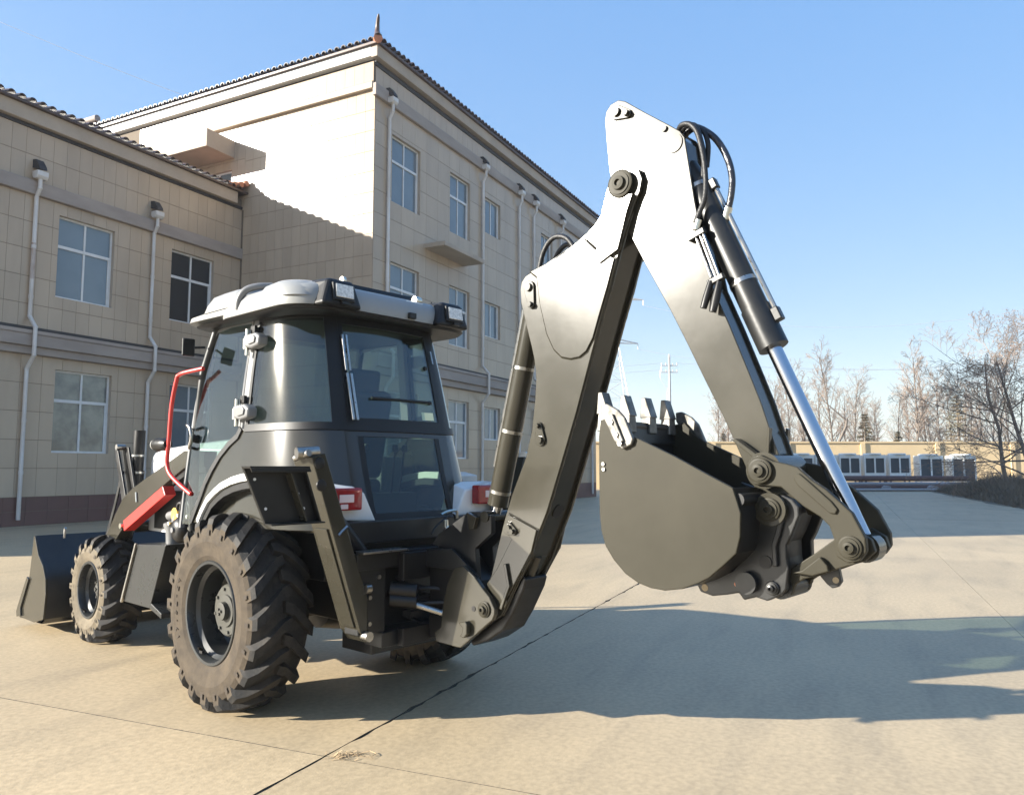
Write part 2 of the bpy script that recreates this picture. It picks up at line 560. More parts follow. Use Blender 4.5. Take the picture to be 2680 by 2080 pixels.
wrng = random.Random(11)
def window(parent, ax, x0, x1, z0, z1, cols=2, transom=True, glass='winglass', base=0.0):
    dp = .135
    f = MB()
    def bx(a0, a1, c0, c1, d0, d1):
        if ax == 'x': f.box(a0, a1, base + d0, base + d1, c0, c1)
        else: f.box(base + d0, base + d1, a0, a1, c0, c1)
    fw = .06
    bx(x0, x1, z0, z0 + fw, dp - .03, dp + .04); bx(x0, x1, z1 - fw, z1, dp - .03, dp + .04)
    bx(x0, x0 + fw, z0 + fw, z1 - fw, dp - .028, dp + .04); bx(x1 - fw, x1, z0 + fw, z1 - fw, dp - .028, dp + .04)
    xs = [x0 + fw + (x1 - x0 - 2 * fw) * k / cols for k in range(cols + 1)]
    zt = z1 - (z1 - z0) * .37
    for x in xs[1:-1]:
        bx(x - .03, x + .03, z0 + fw, z1 - fw, dp - .024, dp + .035)
    if transom:
        bx(x0 + fw, x1 - fw, zt - .045, zt + .045, dp - .036, dp + .038)
    # sliding sash set a little proud on one side
    bx(xs[-1] - .05, xs[-1], z0 + fw, (zt - .045) if transom else z1 - fw, dp - .026, dp + .03)
    o = f.build('window', 'upvc', parent)
    rows = [(z0 + fw, zt - .045), (zt + .045, z1 - fw)] if transom else [(z0 + fw, z1 - fw)]
    for c in range(cols):
        for r0, r1 in rows:
            a, b = xs[c] + (.03 if c else 0), xs[c + 1] - (.03 if c < cols - 1 else 0)
            e = wrng.uniform(-.006, .006)
            p = MB()
            d0, d1 = dp + .004 + e, dp + .004 - e
            if ax == 'x':
                p.add([(a, base + d0, r0), (b, base + d1, r0), (b, base + d1 + .002, r1), (a, base + d0 + .002, r1),
                       (a, base + d0 + .01, r0), (b, base + d1 + .01, r0), (b, base + d1 + .012, r1), (a, base + d0 + .012, r1)],
                      [(0, 1, 2, 3), (7, 6, 5, 4), (0, 4, 5, 1), (1, 5, 6, 2), (2, 6, 7, 3), (3, 7, 4, 0)])
            else:
                p.box(base + dp, base + dp + .01, a, b, r0, r1)
            p.build('pane', glass, o)
    return o

def downpipe(parent, x, ztop, bands, rust=None, y0=0.0, zbot=.18):
    pts = [(x, y0 - .24, ztop), (x, y0 - .24, ztop - .28), (x, y0 - .10, ztop - .52)]
    for zb0, zb1 in bands:
        pts += [(x, y0 - .10, zb1 + .42), (x, y0 - .40, zb1 + .08), (x, y0 - .40, zb0 - .05), (x, y0 - .10, zb0 - .42)]
    pts += [(x, y0 - .10, zbot)]
    # split into lengths with sockets
    b = MB()
    for i in range(len(pts) - 1):
        p, q = Vector(pts[i]), Vector(pts[i + 1])
        b.tube([p, q], .056, 10)
        L = (q - p).length
        if L > 1.5:
            for k in range(1, int(L / 1.45) + 1):
                z = p.lerp(q, k * 1.45 / L)
                b.tube([z - Vector((0, 0, .05)), z + Vector((0, 0, .05))], .066, 10)
    for p in pts[1:-1]:
        b.lathe([(.001, -.05), (.06, -.03), (.063, 0), (.06, .03), (.001, .05)], p, 'z', 10)
    o = b.build('downpipe', rust or 'pipe', parent, smooth=40)
    h = MB().prism_x([(y0 - .36, ztop + .20), (y0 - .10, ztop + .20), (y0 - .10, ztop + .06), (y0 - .17, ztop - .02), (y0 - .30, ztop - .02), (y0 - .36, ztop + .06)], x - .16, x + .16)
    h.build('hopper', 'pipe', o, bev=.01)
    k = MB().prism_x([(y0 - .36, ztop + .24), (y0 - .005, ztop + .34), (y0 - .005, ztop + .58), (y0 - .16, ztop + .56), (y0 - .33, ztop + .34)], x - .11, x + .11)
    k.build('outlet', 'flash', o)
    return o

def barrel_tile():
    n, r, L = 7, .105, .62
    vs_, fs = [], []
    for (rr, xx, zz) in ((r, 0, 0), (r * .86, L, .13)):
        for k in range(n + 1):
            a = math.pi * k / n
            vs_.append((math.cos(a) * rr, xx, zz + math.sin(a) * rr))
    for (rr, xx, zz) in ((r - .022, 0, 0),):
        for k in range(n + 1):
            a = math.pi * k / n
            vs_.append((math.cos(a) * rr, xx, zz + math.sin(a) * rr))
    m = n + 1
    for k in range(n):
        fs.append((k, k + 1, m + k + 1, m + k))
        fs.append((2 * m + k, 2 * m + k + 1, k + 1, k))
    o = MB().add(vs_, fs).build('roof_tile', 'rooftile', smooth=50)
    d = o.data
    bpy.data.objects.remove(o)
    return d
TILE = barrel_tile()
def tile_row(parent, ax, a0, a1, z, out_, step=.29):
    n = int((a1 - a0) / step)
    for k in range(n):
        a = a0 + (k + .5) * (a1 - a0) / n
        o = bpy.data.objects.new('roof_tile', TILE)
        COL.objects.link(o)
        o.parent = parent
        j = wrng.uniform(-.012, .012)
        if ax == 'x':
            o.location = (a, -out_ + j, z)
        else:
            o.location = (-out_ + j, a, z)
            o.rotation_euler = (0, 0, -math.pi / 2)

# ---- low two-storey wing
A0 = Vector((-13.91, 21.17, 0))
wing = empty('office_wing', A0, RZB)
tag(wing, 'low two-storey beige tiled wing with maroon base on the left, in shade', 'building')
XW0, XW1 = -9.94, 8.10
wins = []
for x in (-8.3, -3.6, 1.15, 5.08):
    wins += [(x, x + 1.80, 6.60, 9.05), (x + .13, x + 1.93, 2.05, 4.47)]
backing(wing, 'x', (XW0, XW1, 0, 11.72), wins)
tiled_wall(wing, 'x', (XW0, XW1, .80, 4.80), wins, .60, .80, lambda x, z: x > .0)
tiled_wall(wing, 'x', (XW0, XW1, 5.46, 9.40), wins, .42, .79, lambda x, z: x > -.2)
tiled_wall(wing, 'x', (XW0, XW1, 9.80, 11.32), [], .40, .76, lambda x, z: x > -.9)
tiled_wall(wing, 'x', (XW0, XW1, 0, .80), [], .62, .40, lambda x, z: 0 < x < 5, 'plinth', 'plinth_tile')
for i, wn in enumerate(wins):
    window(wing, 'x', *wn, glass='curtain' if i in (5,) else 'darkpane' if i == 6 else 'winglass')
b = MB().box(XW0, XW1, .30, 14, 0, 11.72)
b.build('core_wall', 'fascia', wing)
MB().box(XW0, XW1, -.14, .02, 9.40, 9.80).build('string_course', 'bandgrey', wing, bev=.02)
mb_ = MB().box(XW0, XW1, -.20, .02, 4.80, 5.02).box(XW0, XW1, -.30, .02, 5.02, 5.36)
mb_.build('floor_band', 'bandgrey', wing, bev=.02)
MB().box(XW0, XW1, -.33, .02, 5.36, 5.46).build('band_capping', 'bandgrey', wing)
MB().box(XW0, XW1, -.035, .02, 5.46, 5.60).build('band_flashing', 'flash', wing)
MB().box(XW0, XW1, -.06, .02, 11.32, 11.42).build('cornice_groove', 'flash', wing)
MB().box(XW0, XW1 - .4, -.22, .02, 11.42, 11.86).build('fascia', 'fascia', wing, bev=.02)
rb = MB().add([(XW0 - .3, -.34, 11.86), (XW1, -.34, 11.86), (XW1, 14, 11.86), (XW0 - .3, 14, 11.86),
               (XW0 - .3, -.34, 11.93), (XW1, -.34, 11.93), (XW1, 7, 13.2), (XW0 - .3, 7, 13.2), (XW1, 14, 11.93), (XW0 - .3, 14, 11.93)],
              [(0, 1, 2, 3), (0, 1, 5, 4), (4, 5, 6, 7), (7, 6, 8, 9), (0, 4, 7, 9, 3), (1, 5, 6, 8, 2)])
roofw = rb.build('roof', 'rooftile', wing)
tile_row(roofw, 'x', XW0 - .2, XW1 - .35, 11.95, .40)
# upturned ridge end beside the tall building
rg = MB()
for k in range(5):
    for j, (dx, dz) in enumerate(((-.16, .20), (-.38, .16), (-.60, .10), (-.82, .04))):
        rg.lathe([(.11, 0), (.125, .04), (.11, .36)], (XW1 + dx, -.42 + .34 * k + .05 * j, 11.98 + dz + .05 * k + (.06 if k == 0 and j == 0 else 0)), 'y', 10)
rg.build('ridge_end', 'orangetile', wing, smooth=40)
dpw = downpipe(wing, .40, 9.86, [(4.80, 5.46)])
MB().tube([(.40, -.10, 8.0), (.40, -.10, 6.95)], .060, 10).build('rusty_length', 'rustpipe', dpw, smooth=40)
downpipe(wing, 4.30, 9.86, [(4.80, 5.46)])
downpipe(wing, -5.2, 9.86, [(4.80, 5.46)])

# ---- tall three-storey building
C0 = Vector((-4.73, 25.58, 0))
tall = empty('factory_building', C0, RZB)
tag(tall, 'tall three-storey beige tiled building with sunlit gable wall and curved roof finial', 'building')
XT, YT = 21.0, 20.0
tw = []
cols_ = [(1.00, 2.80, 0), (4.92, 6.52, 0), (7.82, 9.24, 1), (13.6, 15.0, 1), (17.2, 18.8, 0)]
for x0, x1, small in cols_:
    for z0, z1 in (((11.78, 13.36), (7.24, 8.76), (2.80, 4.20)) if small else ((11.0, 13.46), (6.46, 8.84), (1.98, 4.28))):
        tw.append((x0, x1, z0, z1))
sw = [(6.75, 8.3, 11.7, 13.0), (12.6, 14.2, 12.4, 13.4)]
backing(tall, 'x', (0, XT, 0, 15.70), tw)
tiled_wall(tall, 'x', (0, XT, .80, 4.76), tw, .80, .79, lambda x, z: x < 1.0)
tiled_wall(tall, 'x', (0, XT, 5.46, 14.40), tw, .80, .81, lambda x, z: x < 3.3 and z > 8)
tiled_wall(tall, 'x', (0, XT, 14.86, 15.50), [], .42, .64, lambda x, z: x < 6.0)
tiled_wall(tall, 'x', (0, XT, 0, .80), [], .80, .40, lambda x, z: False, 'plinth', 'plinth_tile')
backing(tall, 'y', (0, YT, 0, 15.70), sw)
tiled_wall(tall, 'y', (0, 6.06, 3.0, 14.66), [], .40, .73, lambda x, z: z > 4.4)
tiled_wall(tall, 'y', (6.06, YT, 11.3, 14.66), sw, .40, .73, lambda x, z: False)
tiled_wall(tall, 'y', (0, 12.0, 14.92, 15.62), [], .42, .70, lambda x, z: x < 8.5, base=-.10)
for wn in tw:
    window(tall, 'x', *wn, cols=2, transom=(wn[1] - wn[0]) > 1.5)
for wn in sw:
    window(tall, 'y', *wn, cols=2, transom=False)
MB().box(.30, XT, .30, YT, 0, 15.70).build('core_wall', 'fascia', tall)
MB().box(-.10, 0, 0, YT, 14.90, 15.64).build('parapet_panel', 'grout', tall)
MB().box(-.13, XT, -.13, .02, 14.40, 14.84).build('string_course', 'bandgrey', tall, bev=.02)
MB().box(-.16, .02, .02, YT, 14.66, 14.90).build('string_course', 'fascia', tall, bev=.02)
mb_ = MB().box(0, XT, -.20, .02, 4.76, 5.0).box(0, XT, -.30, .02, 5.0, 5.36)
mb_.build('floor_band', 'bandgrey', tall, bev=.02)
MB().box(0, XT, -.33, .02, 5.36, 5.46).build('band_capping', 'bandgrey', tall)
MB().box(0, XT, -.035, .02, 5.46, 5.60).build('band_flashing', 'flash', tall)
MB().box(-.05, XT, -.05, .02, 15.50, 15.66).build('cornice_groove', 'flash', tall)
MB().box(-.24, XT, -.24, .02, 15.70, 16.12).build('fascia', 'fascia', tall, bev=.02)
MB().box(-.24, .02, .02, YT, 15.76, 16.12).build('fascia', 'upvc', tall, bev=.02)
rb = MB().add([(-.34, -.34, 16.12), (XT, -.34, 16.12), (XT, YT, 16.12), (-.34, YT, 16.12),
               (-.34, -.34, 16.20), (XT, -.34, 16.20), (XT, YT, 16.20), (-.34, YT, 16.20), (2.6, 2.6, 17.0), (XT, 2.6, 17.0), (2.6, YT, 17.0)],
              [(0, 1, 2, 3), (0, 1, 5, 4), (3, 0, 4, 7), (4, 5, 9, 8), (7, 4, 8, 10)])
rooft = rb.build('roof', 'rooftile', tall)
tile_row(rooft, 'x', -.2, XT, 16.24, .42)
tile_row(rooft, 'y', -.2, 15.0, 16.24, .42)
fin = MB().tube([(-.34, -.34, 16.28), (-.22, -.22, 16.48), (-.16, -.16, 16.66), (-.20, -.20, 16.86), (-.30, -.30, 17.02), (-.36, -.36, 17.10)], [.15, .11, .085, .07, .055, .025], 8)
fin.build('finial', 'rooftile', tall, smooth=50)
MB().tube([(-.36, -.36, 16.24), (.5, .5, 16.55), (2.4, 2.4, 17.02)], [.16, .13, .12], 8).build('hip_ridge', 'orangetile', tall, smooth=50)
# projecting canopies
MB().box(-1.35, 0.02, 6.62, 12.0, 13.42, 14.10).build('canopy', 'fascia', tall, bev=.02)
MB().box(3.1, 6.1, -.95, .02, 9.84, 10.02).build('canopy', 'fascia', tall, bev=.02)
for x in (.72, 7.5, 11.0, 12.6, 15.9, 20.2):
    downpipe(tall, x, 14.40, [(4.76, 5.46)])
# solar water heater on the roof edge
sh = empty('solar_water_heater', tall.matrix_basis @ Vector((-.1, 15.3, 16.30)), RZB)
sh.scale = (.6, .6, .6)
tag(sh, 'small rooftop water tank on a frame behind the low wing roof', 'water heater')
MB().lathe([(.001, -.75), (.24, -.72), (.24, .72), (.001, .75)], (0, 0, .75), 'y', 14).build('tank', 'bandgrey', sh, smooth=40)
fr = MB()
for yy in (-.6, .6):
    fr.tube([(-.35, yy, 0), (-.05, yy, .6)], .02, 6).tube([(.3, yy, 0), (.05, yy, .6)], .02, 6).tube([(-.35, yy, .03), (.9, yy, .03)], .02, 6)
fr.build('frame', 'flash', sh)
MB().add([(.1, -.7, .7), (.1, .7, .7), (1.2, .7, .1), (1.2, -.7, .1), (.1, -.7, .66), (.1, .7, .66), (1.2, .7, .06), (1.2, -.7, .06)], [(0, 1, 2, 3), (7, 6, 5, 4), (0, 4, 5, 1), (1, 5, 6, 2), (2, 6, 7, 3), (3, 7, 4, 0)]).build('panel', 'winglass', sh)

# ================================================================== BACKHOE LOADER
# local axes: x towards the machine's rear, y towards its right side, z up
TH = R(48)
O0 = Vector((-1.25, 5.95, 0))
bh = empty('backhoe_loader', O0, math.atan2(-math.cos(TH), math.sin(TH)))
tag(bh, 'grey backhoe loader with white fenders parked on the concrete yard, digging arm raised', 'backhoe loader')

def disc(b, c, r, y0, y1, n=24, mi=0):
    return b.lathe([(.001, y0), (r, y0), (r, y1), (.001, y1)], (c[0], 0, c[1]), 'y', n, mi)

def pin_head(parent, c, y, r, side=-1, name='pin', m='mattolive'):
    """a bolted pivot boss on a plate at height y, standing proud towards side"""
    k = side
    r = r * .80
    b = MB()
    b.lathe([(.001, y), (r * 1.0, y), (r * 1.0, y + k * .009), (r * .90, y + k * .012), (r * .80, y + k * .012), (r * .78, y + k * .018), (r * .50, y + k * .019),
             (r * .47, y + k * .034), (r * .24, y + k * .036), (r * .19, y + k * .024), (.001, y + k * .024)], (c[0], 0, c[1]), 'y', 28)
    o = b.build(name, m, parent, smooth=35)
    return o

# ------------------------------------------------------------------ tyres and wheels
def make_tyre(Rt, W, rim_r, n_lug, wall, sweep, lug_w, zc):
    b = MB()
    hw = W / 2
    r0 = Rt - .045
    prof = [(rim_r + .004, -hw * .80), (rim_r + .02, -hw * .86), (rim_r + .05, -hw * .93), ((rim_r + r0) / 2, -hw * 1.0), (r0 - .085, -hw * .965), (r0 - .052, -hw * .90), (r0 - .022, -hw * .72),
            (r0 - .002, -hw * .35), (r0 + .004, 0), (r0 - .002, hw * .35), (r0 - .022, hw * .72), (r0 - .052, hw * .90), (r0 - .085, hw * .965), ((rim_r + r0) / 2, hw * 1.0), (rim_r + .05, hw * .93), (rim_r + .02, hw * .86), (rim_r + .004, hw * .80)]
    n = 72
    rings = [[Vector((r * math.cos(2 * math.pi * k / n), y, r * math.sin(2 * math.pi * k / n))) for k in range(n)] for r, y in prof]
    for i in range(len(rings) - 1):
        wallpart = i < 5 or i >= len(rings) - 6
        b.add(rings[i] + rings[i + 1], [(k, (k + 1) % n, n + (k + 1) % n, n + k) for k in range(n)], 1 if wallpart else 0)
    # bar lugs, staggered left and right, meeting in a chevron
    for side in (-1, 1):
        for k in range(n_lug):
            a0 = 2 * math.pi * (k + (.5 if side > 0 else 0)) / n_lug
            # stations: (lateral fraction from shoulder to past centre, base radius, top radius, half width, angle offset)
            st = [(.975, r0 - .130, r0 - .120, .78, -.05), (.965, r0 - .085, Rt - .072, .95, -.02), (.90, r0 - .06, Rt - .036, 1.0, .04),
                  (.70, r0 - .03, Rt - .016, .95, .26), (.42, r0 - .006, Rt - .004, .90, .58), (.16, r0, Rt, .88, .88), (-.10, r0, Rt - .003, .86, 1.0)]
            rings_ = []
            for f, rb, rt_, hwf, da in st:
                y = side * hw * f
                ac = a0 + sweep * da
                dw = lug_w * .5 * hwf / Rt
                ring = []
                for rr, e in ((rb, -1.28), (rt_, -1.0), (rt_, 1.0), (rb, 1.28)):
                    a = ac + dw * e
                    ring.append(Vector((rr * math.cos(a), y, rr * math.sin(a))))
                rings_.append(ring)
            for i in range(len(rings_) - 1):
                b.add(rings_[i] + rings_[i + 1], [(j, (j + 1) % 4, 4 + (j + 1) % 4, 4 + j) for j in range(4)], 2 if i < 1 else 0)
            b.add(rings_[-1], [(3, 2, 1, 0)], 0)
            b.add(rings_[0], [(0, 1, 2, 3)], 2)
            # moulded recess mark on the shoulder end
            p = [(.968, r0 - .098, -.42), (.968, r0 - .098, .42), (.955, r0 - .062, .40), (.955, r0 - .062, -.40)]
            q = []
            for f, rr, e in p:
                a = a0 + sweep * -.03 + lug_w * .5 / Rt * e
                q.append(Vector((rr * math.cos(a), side * (hw * f + .012), rr * math.sin(a))))
            b.add(q, [(0, 1, 2, 3)], 3)
    flat = -zc + .003                                  # the tread flattens where it carries the machine
    b.v = [(p[0] * (1.015 if p[2] < flat + .04 else 1), p[1] * (1.02 if p[2] < flat + .10 else 1), max(p[2], flat)) for p in b.v]
    o = b.build('tyre', ['rubber', wall, wall, 'lettering'], smooth=30)
    return o

def make_rim(rim_r, W, depth, hub_r, name='rim'):
    hw = W / 2
    b = MB()
    y = -hw * .84
    b.lathe([(rim_r + .012, y + .03), (rim_r + .020, y), (rim_r + .012, y - .012), (rim_r - .006, y - .010), (rim_r - .014, y + .012), (rim_r - .018, y + .05), (rim_r - .045, y + .07),
             (rim_r - .050, y + depth), (rim_r - .075, y + depth + .03), (hub_r + .03, y + depth + .035), (hub_r, y + depth + .02), (.001, y + depth + .02)], (0, 0, 0), 'y', 48, cap=False)
    b.lathe([(rim_r + .012, hw * .84 - .03), (rim_r + .020, hw * .84), (rim_r - .01, hw * .84), (rim_r - .045, hw * .6), (rim_r - .05, 0), (rim_r - .05, y + depth + .05)], (0, 0, 0), 'y', 48, cap=False)
    return b.build(name, 'rim', smooth=35)

def make_hub(hub_r, y0, y1, bolts):
    b = MB()
    b.lathe([(hub_r, y1 + .08), (hub_r, y1 + .012), (hub_r - .012, y1), (hub_r * .62, y1), (hub_r * .60, y1 - .012), (hub_r * .36, y1 - .014), (hub_r * .34, y0), (hub_r * .15, y0 - .004), (.001, y0 - .004)], (0, 0, 0), 'y', 40)
    for k in range(bolts):
        a = 2 * math.pi * (k + .3) / bolts
        b.lathe([(.001, y1 - .012), (.011, y1 - .012), (.012, y1 + .01)], (hub_r * .82 * math.cos(a), 0, hub_r * .82 * math.sin(a)), 'y', 6)
    for k in range(3):
        a = 2 * math.pi * (k + .1) / 3
        b.lathe([(.001, y0 - .014), (.010, y0 - .014), (.010, y0 + .01)], (hub_r * .1 * math.cos(a), 0, hub_r * .1 * math.sin(a)), 'y', 6)
    return b.build('wheel', 'hub', smooth=35)

def arc_text(txt, r, y, a_start, step, size, parent, m):
    """raised lettering round the sidewall"""
    for i, ch in enumerate(txt):
        if ch == ' ':
            continue
        cu = bpy.data.curves.new('lettering', 'FONT')
        cu.body = ch
        cu.size = size
        cu.align_x = 'CENTER'
        cu.extrude = .002
        t = bpy.data.objects.new('lettering', cu)
        COL.objects.link(t)
        me = bpy.data.meshes.new_from_object(t.evaluated_get(bpy.context.evaluated_depsgraph_get()))
        bpy.data.objects.remove(t)
        o = bpy.data.objects.new('lettering', me)
        COL.objects.link(o)
        me.materials.clear()
        me.materials.append(M[m])
        o.parent = parent
        a = a_start + step * i                      # angle from +x towards +z
        ex = Vector((math.sin(a), 0, -math.cos(a)))  # reading direction (clockwise seen from -y)
        ey = Vector((math.cos(a), 0, math.sin(a)))
        ez = ex.cross(ey)
        mt = Matrix((ex, ey, ez)).transposed().to_4x4()
        mt.translation = Vector((r * math.cos(a), y, r * math.sin(a)))
        o.matrix_local = mt

def wheel_set(Rt, W, rim_r, hub_r, n_lug, wall, sweep, lug_w, places, depth, hub_y, text=None):
    hub = make_hub(hub_r, hub_y[0], hub_y[1], 8)
    hub.parent = bh
    ty = make_tyre(Rt, W, rim_r, n_lug, wall, sweep, lug_w, places[0][2])
    ty.parent = hub
    rim = make_rim(rim_r, W, depth, hub_r)
    rim.parent = hub
    vb = MB().tube([(rim_r * -.35, -W * .40, -rim_r * .80), (rim_r * -.34, -W * .46, -rim_r * .74), (-rim_r * .30, -W * .47, -rim_r * .70)], .009, 6).box(-rim_r * .42, -rim_r * .30, -W * .42, -W * .38, -rim_r * .86, -rim_r * .80)
    vb.build('valve', 'black', hub)
    hub.location = places[0]
    if text:
        arc_text(text[0], text[1], -W / 2 * .985, text[2], text[3], text[4], hub, 'lettering')
    for i, p in enumerate(places[1:]):
        c = copy_tree(hub, bh)
        c.location = p
        c.rotation_euler = (0, 0, math.pi)
    return hub

RT_R, RT_F = .66, .495
wheel_set(RT_R, .45, .328, .175, 20, 'sidewall', .30, .078, [(-.11, -.835, .638), (-.11, .835, .638)], .20, (-.12, -.075),
          ('19.5L-24', .425, R(208), R(-7.4), .075))
wheel_set(RT_F, .37, .245, .115, 18, 'frontwall', .30, .060, [(-2.86, -.655, .480), (-2.86, .655, .480)], .13, (-.09, -.06))
# axles
MB().tube([(-.11, -.7, .62), (-.11, .7, .62)], .11, 12).lathe([(.001, -.26), (.20, -.2), (.24, 0), (.20, .2), (.001, .26)], (-.11, 0, .62), 'y', 16).build('rear_axle', 'black', bh, smooth=40)
MB().tube([(-2.86, -.5, .48), (-2.86, .5, .48)], .085, 12).lathe([(.001, -.2), (.15, -.15), (.17, 0), (.15, .15), (.001, .2)], (-2.86, 0, .48), 'y', 16).build('front_axle', 'black', bh, smooth=40)

# ------------------------------------------------------------------ boom
BL = [(2.543, 3.247), (2.512, 3.175), (2.482, 3.083), (2.461, 3.013), (2.421, 2.971), (2.366, 2.933), (2.266, 2.882), (2.124, 2.831), (1.977, 2.784), (1.901, 2.76), (1.869, 2.728), (1.859, 2.681), (1.866, 2.599), (1.907, 2.455), (1.948, 2.324), (1.969, 2.245), (1.984, 2.139), (1.975, 2.006), (1.95, 1.82), (1.902, 1.661), (1.79, 1.438), (1.735, 1.30), (1.678, 1.131), (1.622, .951), (1.56, .84), (1.55, .74), (1.60, .68), (1.66, .69)]
BR = [(2.60, 3.258), (2.66, 3.247), (2.715, 3.212), (2.735, 3.155), (2.720, 3.09), (2.690, 3.04), (2.665, 2.985), (2.623, 2.884), (2.576, 2.767), (2.516, 2.592), (2.456, 2.430), (2.400, 2.27), (2.354, 2.135), (2.277, 1.911), (2.161, 1.607), (2.06, 1.348), (2.0, 1.23), (1.922, 1.069), (1.833, .931), (1.743, .777), (1.707, .72)]
BOOM = BL + BR[::-1]
bw = .122
boom = MB().prism(inset(BOOM, .016), -.104, .104).build('boom', 'olive', bh, bev=.004)
for s_ in (-1, 1):
    MB().prism(BOOM, s_ * .104, s_ * bw).build('side_plate', 'olive', boom, bev=.004)
REINF = [(1.935, 2.78), (1.993, 2.734), (2.017, 2.567), (2.069, 2.383), (2.121, 2.285), (2.18, 2.232), (2.247, 2.215), (2.315, 2.220), (2.365, 2.25), (2.412, 2.32), (2.456, 2.44), (2.516, 2.60), (2.565, 2.75), (2.50, 2.79), (2.43, 2.83), (2.36, 2.90), (2.266, 2.872), (2.124, 2.822)]
ARROW = [(2.529, 3.10), (2.486, 2.962), (2.437, 2.848), (2.465, 2.733), (2.588, 2.789), (2.650, 2.99), (2.69, 3.08)]
for s_ in (-1, 1):
    MB().prism(inset(REINF, .006), s_ * bw, s_ * (bw + .012)).build('reinforcement_plate', 'olive', boom, bev=.004)
    MB().prism(ARROW, s_ * (bw + .001), s_ * (bw + .022)).build('nose_plate', 'olive', boom, bev=.004)
    # lower doubler plate with rib
    MB().prism([(1.769, 1.326), (1.996, 1.243), (1.957, 1.119), (1.786, .864), (1.694, .760), (1.598, .900), (1.685, 1.001), (1.802, 1.181), (1.727, 1.238)], s_ * (bw + .001), s_ * (bw + .016)).build('doubler_plate', 'olive', boom, bev=.004)
    MB().prism([(1.752, 1.031), (1.772, 1.036), (1.802, .908), (1.735, .762), (1.717, .770), (1.782, .908)], s_ * (bw + .016), s_ * (bw + .034)).build('rib', 'olive', boom, bev=.003)
def weld(path, y, parent, r=.0045):
    rw = random.Random(len(path) * 7)
    pts = []
    for a, c in zip(path, path[1:]):
        n = max(1, int((Vector(c) - Vector(a)).length / .025))
        for i in range(n):
            p = Vector(a).lerp(Vector(c), i / n)
            pts.append((p.x + rw.uniform(-.0012, .0012), y, p.y + rw.uniform(-.0012, .0012)))
    pts.append((path[-1][0], y, path[-1][1]))
    MB().tube(pts, [r * rw.uniform(.75, 1.2) for _ in pts], 5).build('weld_seam', 'olive', parent, smooth=60)
for s_ in (-1, 1):
    weld(inset(REINF, .002), s_ * bw, boom)
    weld(ARROW, s_ * (bw + .001), boom)
    weld([(1.769, 1.332), (1.999, 1.248), (1.961, 1.119)], s_ * (bw + .001), boom)
    weld(BR[6:], s_ * .1035, boom, .006)
def keeper(c0, c1, y, parent, r=.034, k=-1):
    """pin with a keeper plate and bolt"""
    d = (Vector(c1) - Vector(c0)).normalized()
    n_ = Vector((-d.y, d.x))
    a, b_ = Vector(c0), Vector(c1)
    out_ = []
    for i in range(9):
        t = math.pi * i / 8
        out_.append(tuple(a + n_ * r * math.cos(t) - d * r * math.sin(t)))
    for i in range(7):
        t = math.pi * i / 6
        out_.append(tuple(b_ - n_ * r * .62 * math.cos(t) + d * r * .62 * math.sin(t)))
    o = MB().prism(out_, y, y + k * .014).build('keeper_plate', 'olive', parent, bev=.003)
    disc(MB(), c0, r * .62, y + k * .014, y + k * .03, 18).build('pin', 'olive', parent, smooth=35)
    disc(MB(), c1, r * .42, y + k * .014, y + k * .036, 6).build('bolt', 'olive', parent, smooth=35)
keeper((1.938, 2.684), (1.956, 2.575), -bw, boom, .040)
keeper((2.023, 1.765), (2.011, 1.848), -bw, boom, .036)
keeper((1.785, 1.244), (1.825, 1.228), -bw - .016, boom, .040)
pin_head(boom, (2.612, 3.150), -bw - .022, .098)
pin_head(boom, (2.612, 3.150), bw + .022, .098, 1)
MB().tube([(1.83, -.02, .93), (1.905, -.02, 1.08)], .03, 8).build('lift_eye', 'olive', boom, smooth=50)
MB().tube(smooth_path([(1.93, -.05, 2.72), (1.98, -.05, 2.90), (2.06, -.05, 2.98), (2.16, -.05, 2.96), (2.24, -.05, 2.86)]), .016, 8).tube(smooth_path([(1.95, .03, 2.72), (2.01, .03, 2.88), (2.10, .03, 2.95), (2.20, .03, 2.90)]), .016, 8).build('hydraulic_hose', 'hose', boom, smooth=60)
MB().tube([(2.030, 0, 1.352), (2.0475, 0, 1.3455)], .042, 20).build('grease_port', 'black', boom)

# boom cylinder
cyl = MB()
Pt, Pb = Vector((1.905, 0, 2.70)), Vector((1.548, 0, 1.32))
d = (Pb - Pt).normalized()
b0, b1 = Pt + d * .12, Pb - d * .05
cyl.tube([b0, b1], .066, 22)
bcyl = cyl.build('boom_cylinder', 'olive', bh, smooth=40)
for t in (.30, .62, .93):
    p = b0.lerp(b1, t)
    MB().tube([p - d * .010, p + d * .010], .0685, 22).build('clamp_band', 'steel', bcyl, smooth=40)
MB().tube([b1, Pb + d * .02], .035, 16).build('rod', 'chrome', bcyl, smooth=40)
MB().tube([b0 + Vector((-.075, -.02, 0)), b0.lerp(b1, .8) + Vector((-.072, -.02, 0))], .011, 8).build('oil_pipe', 'steel', bcyl, smooth=40)

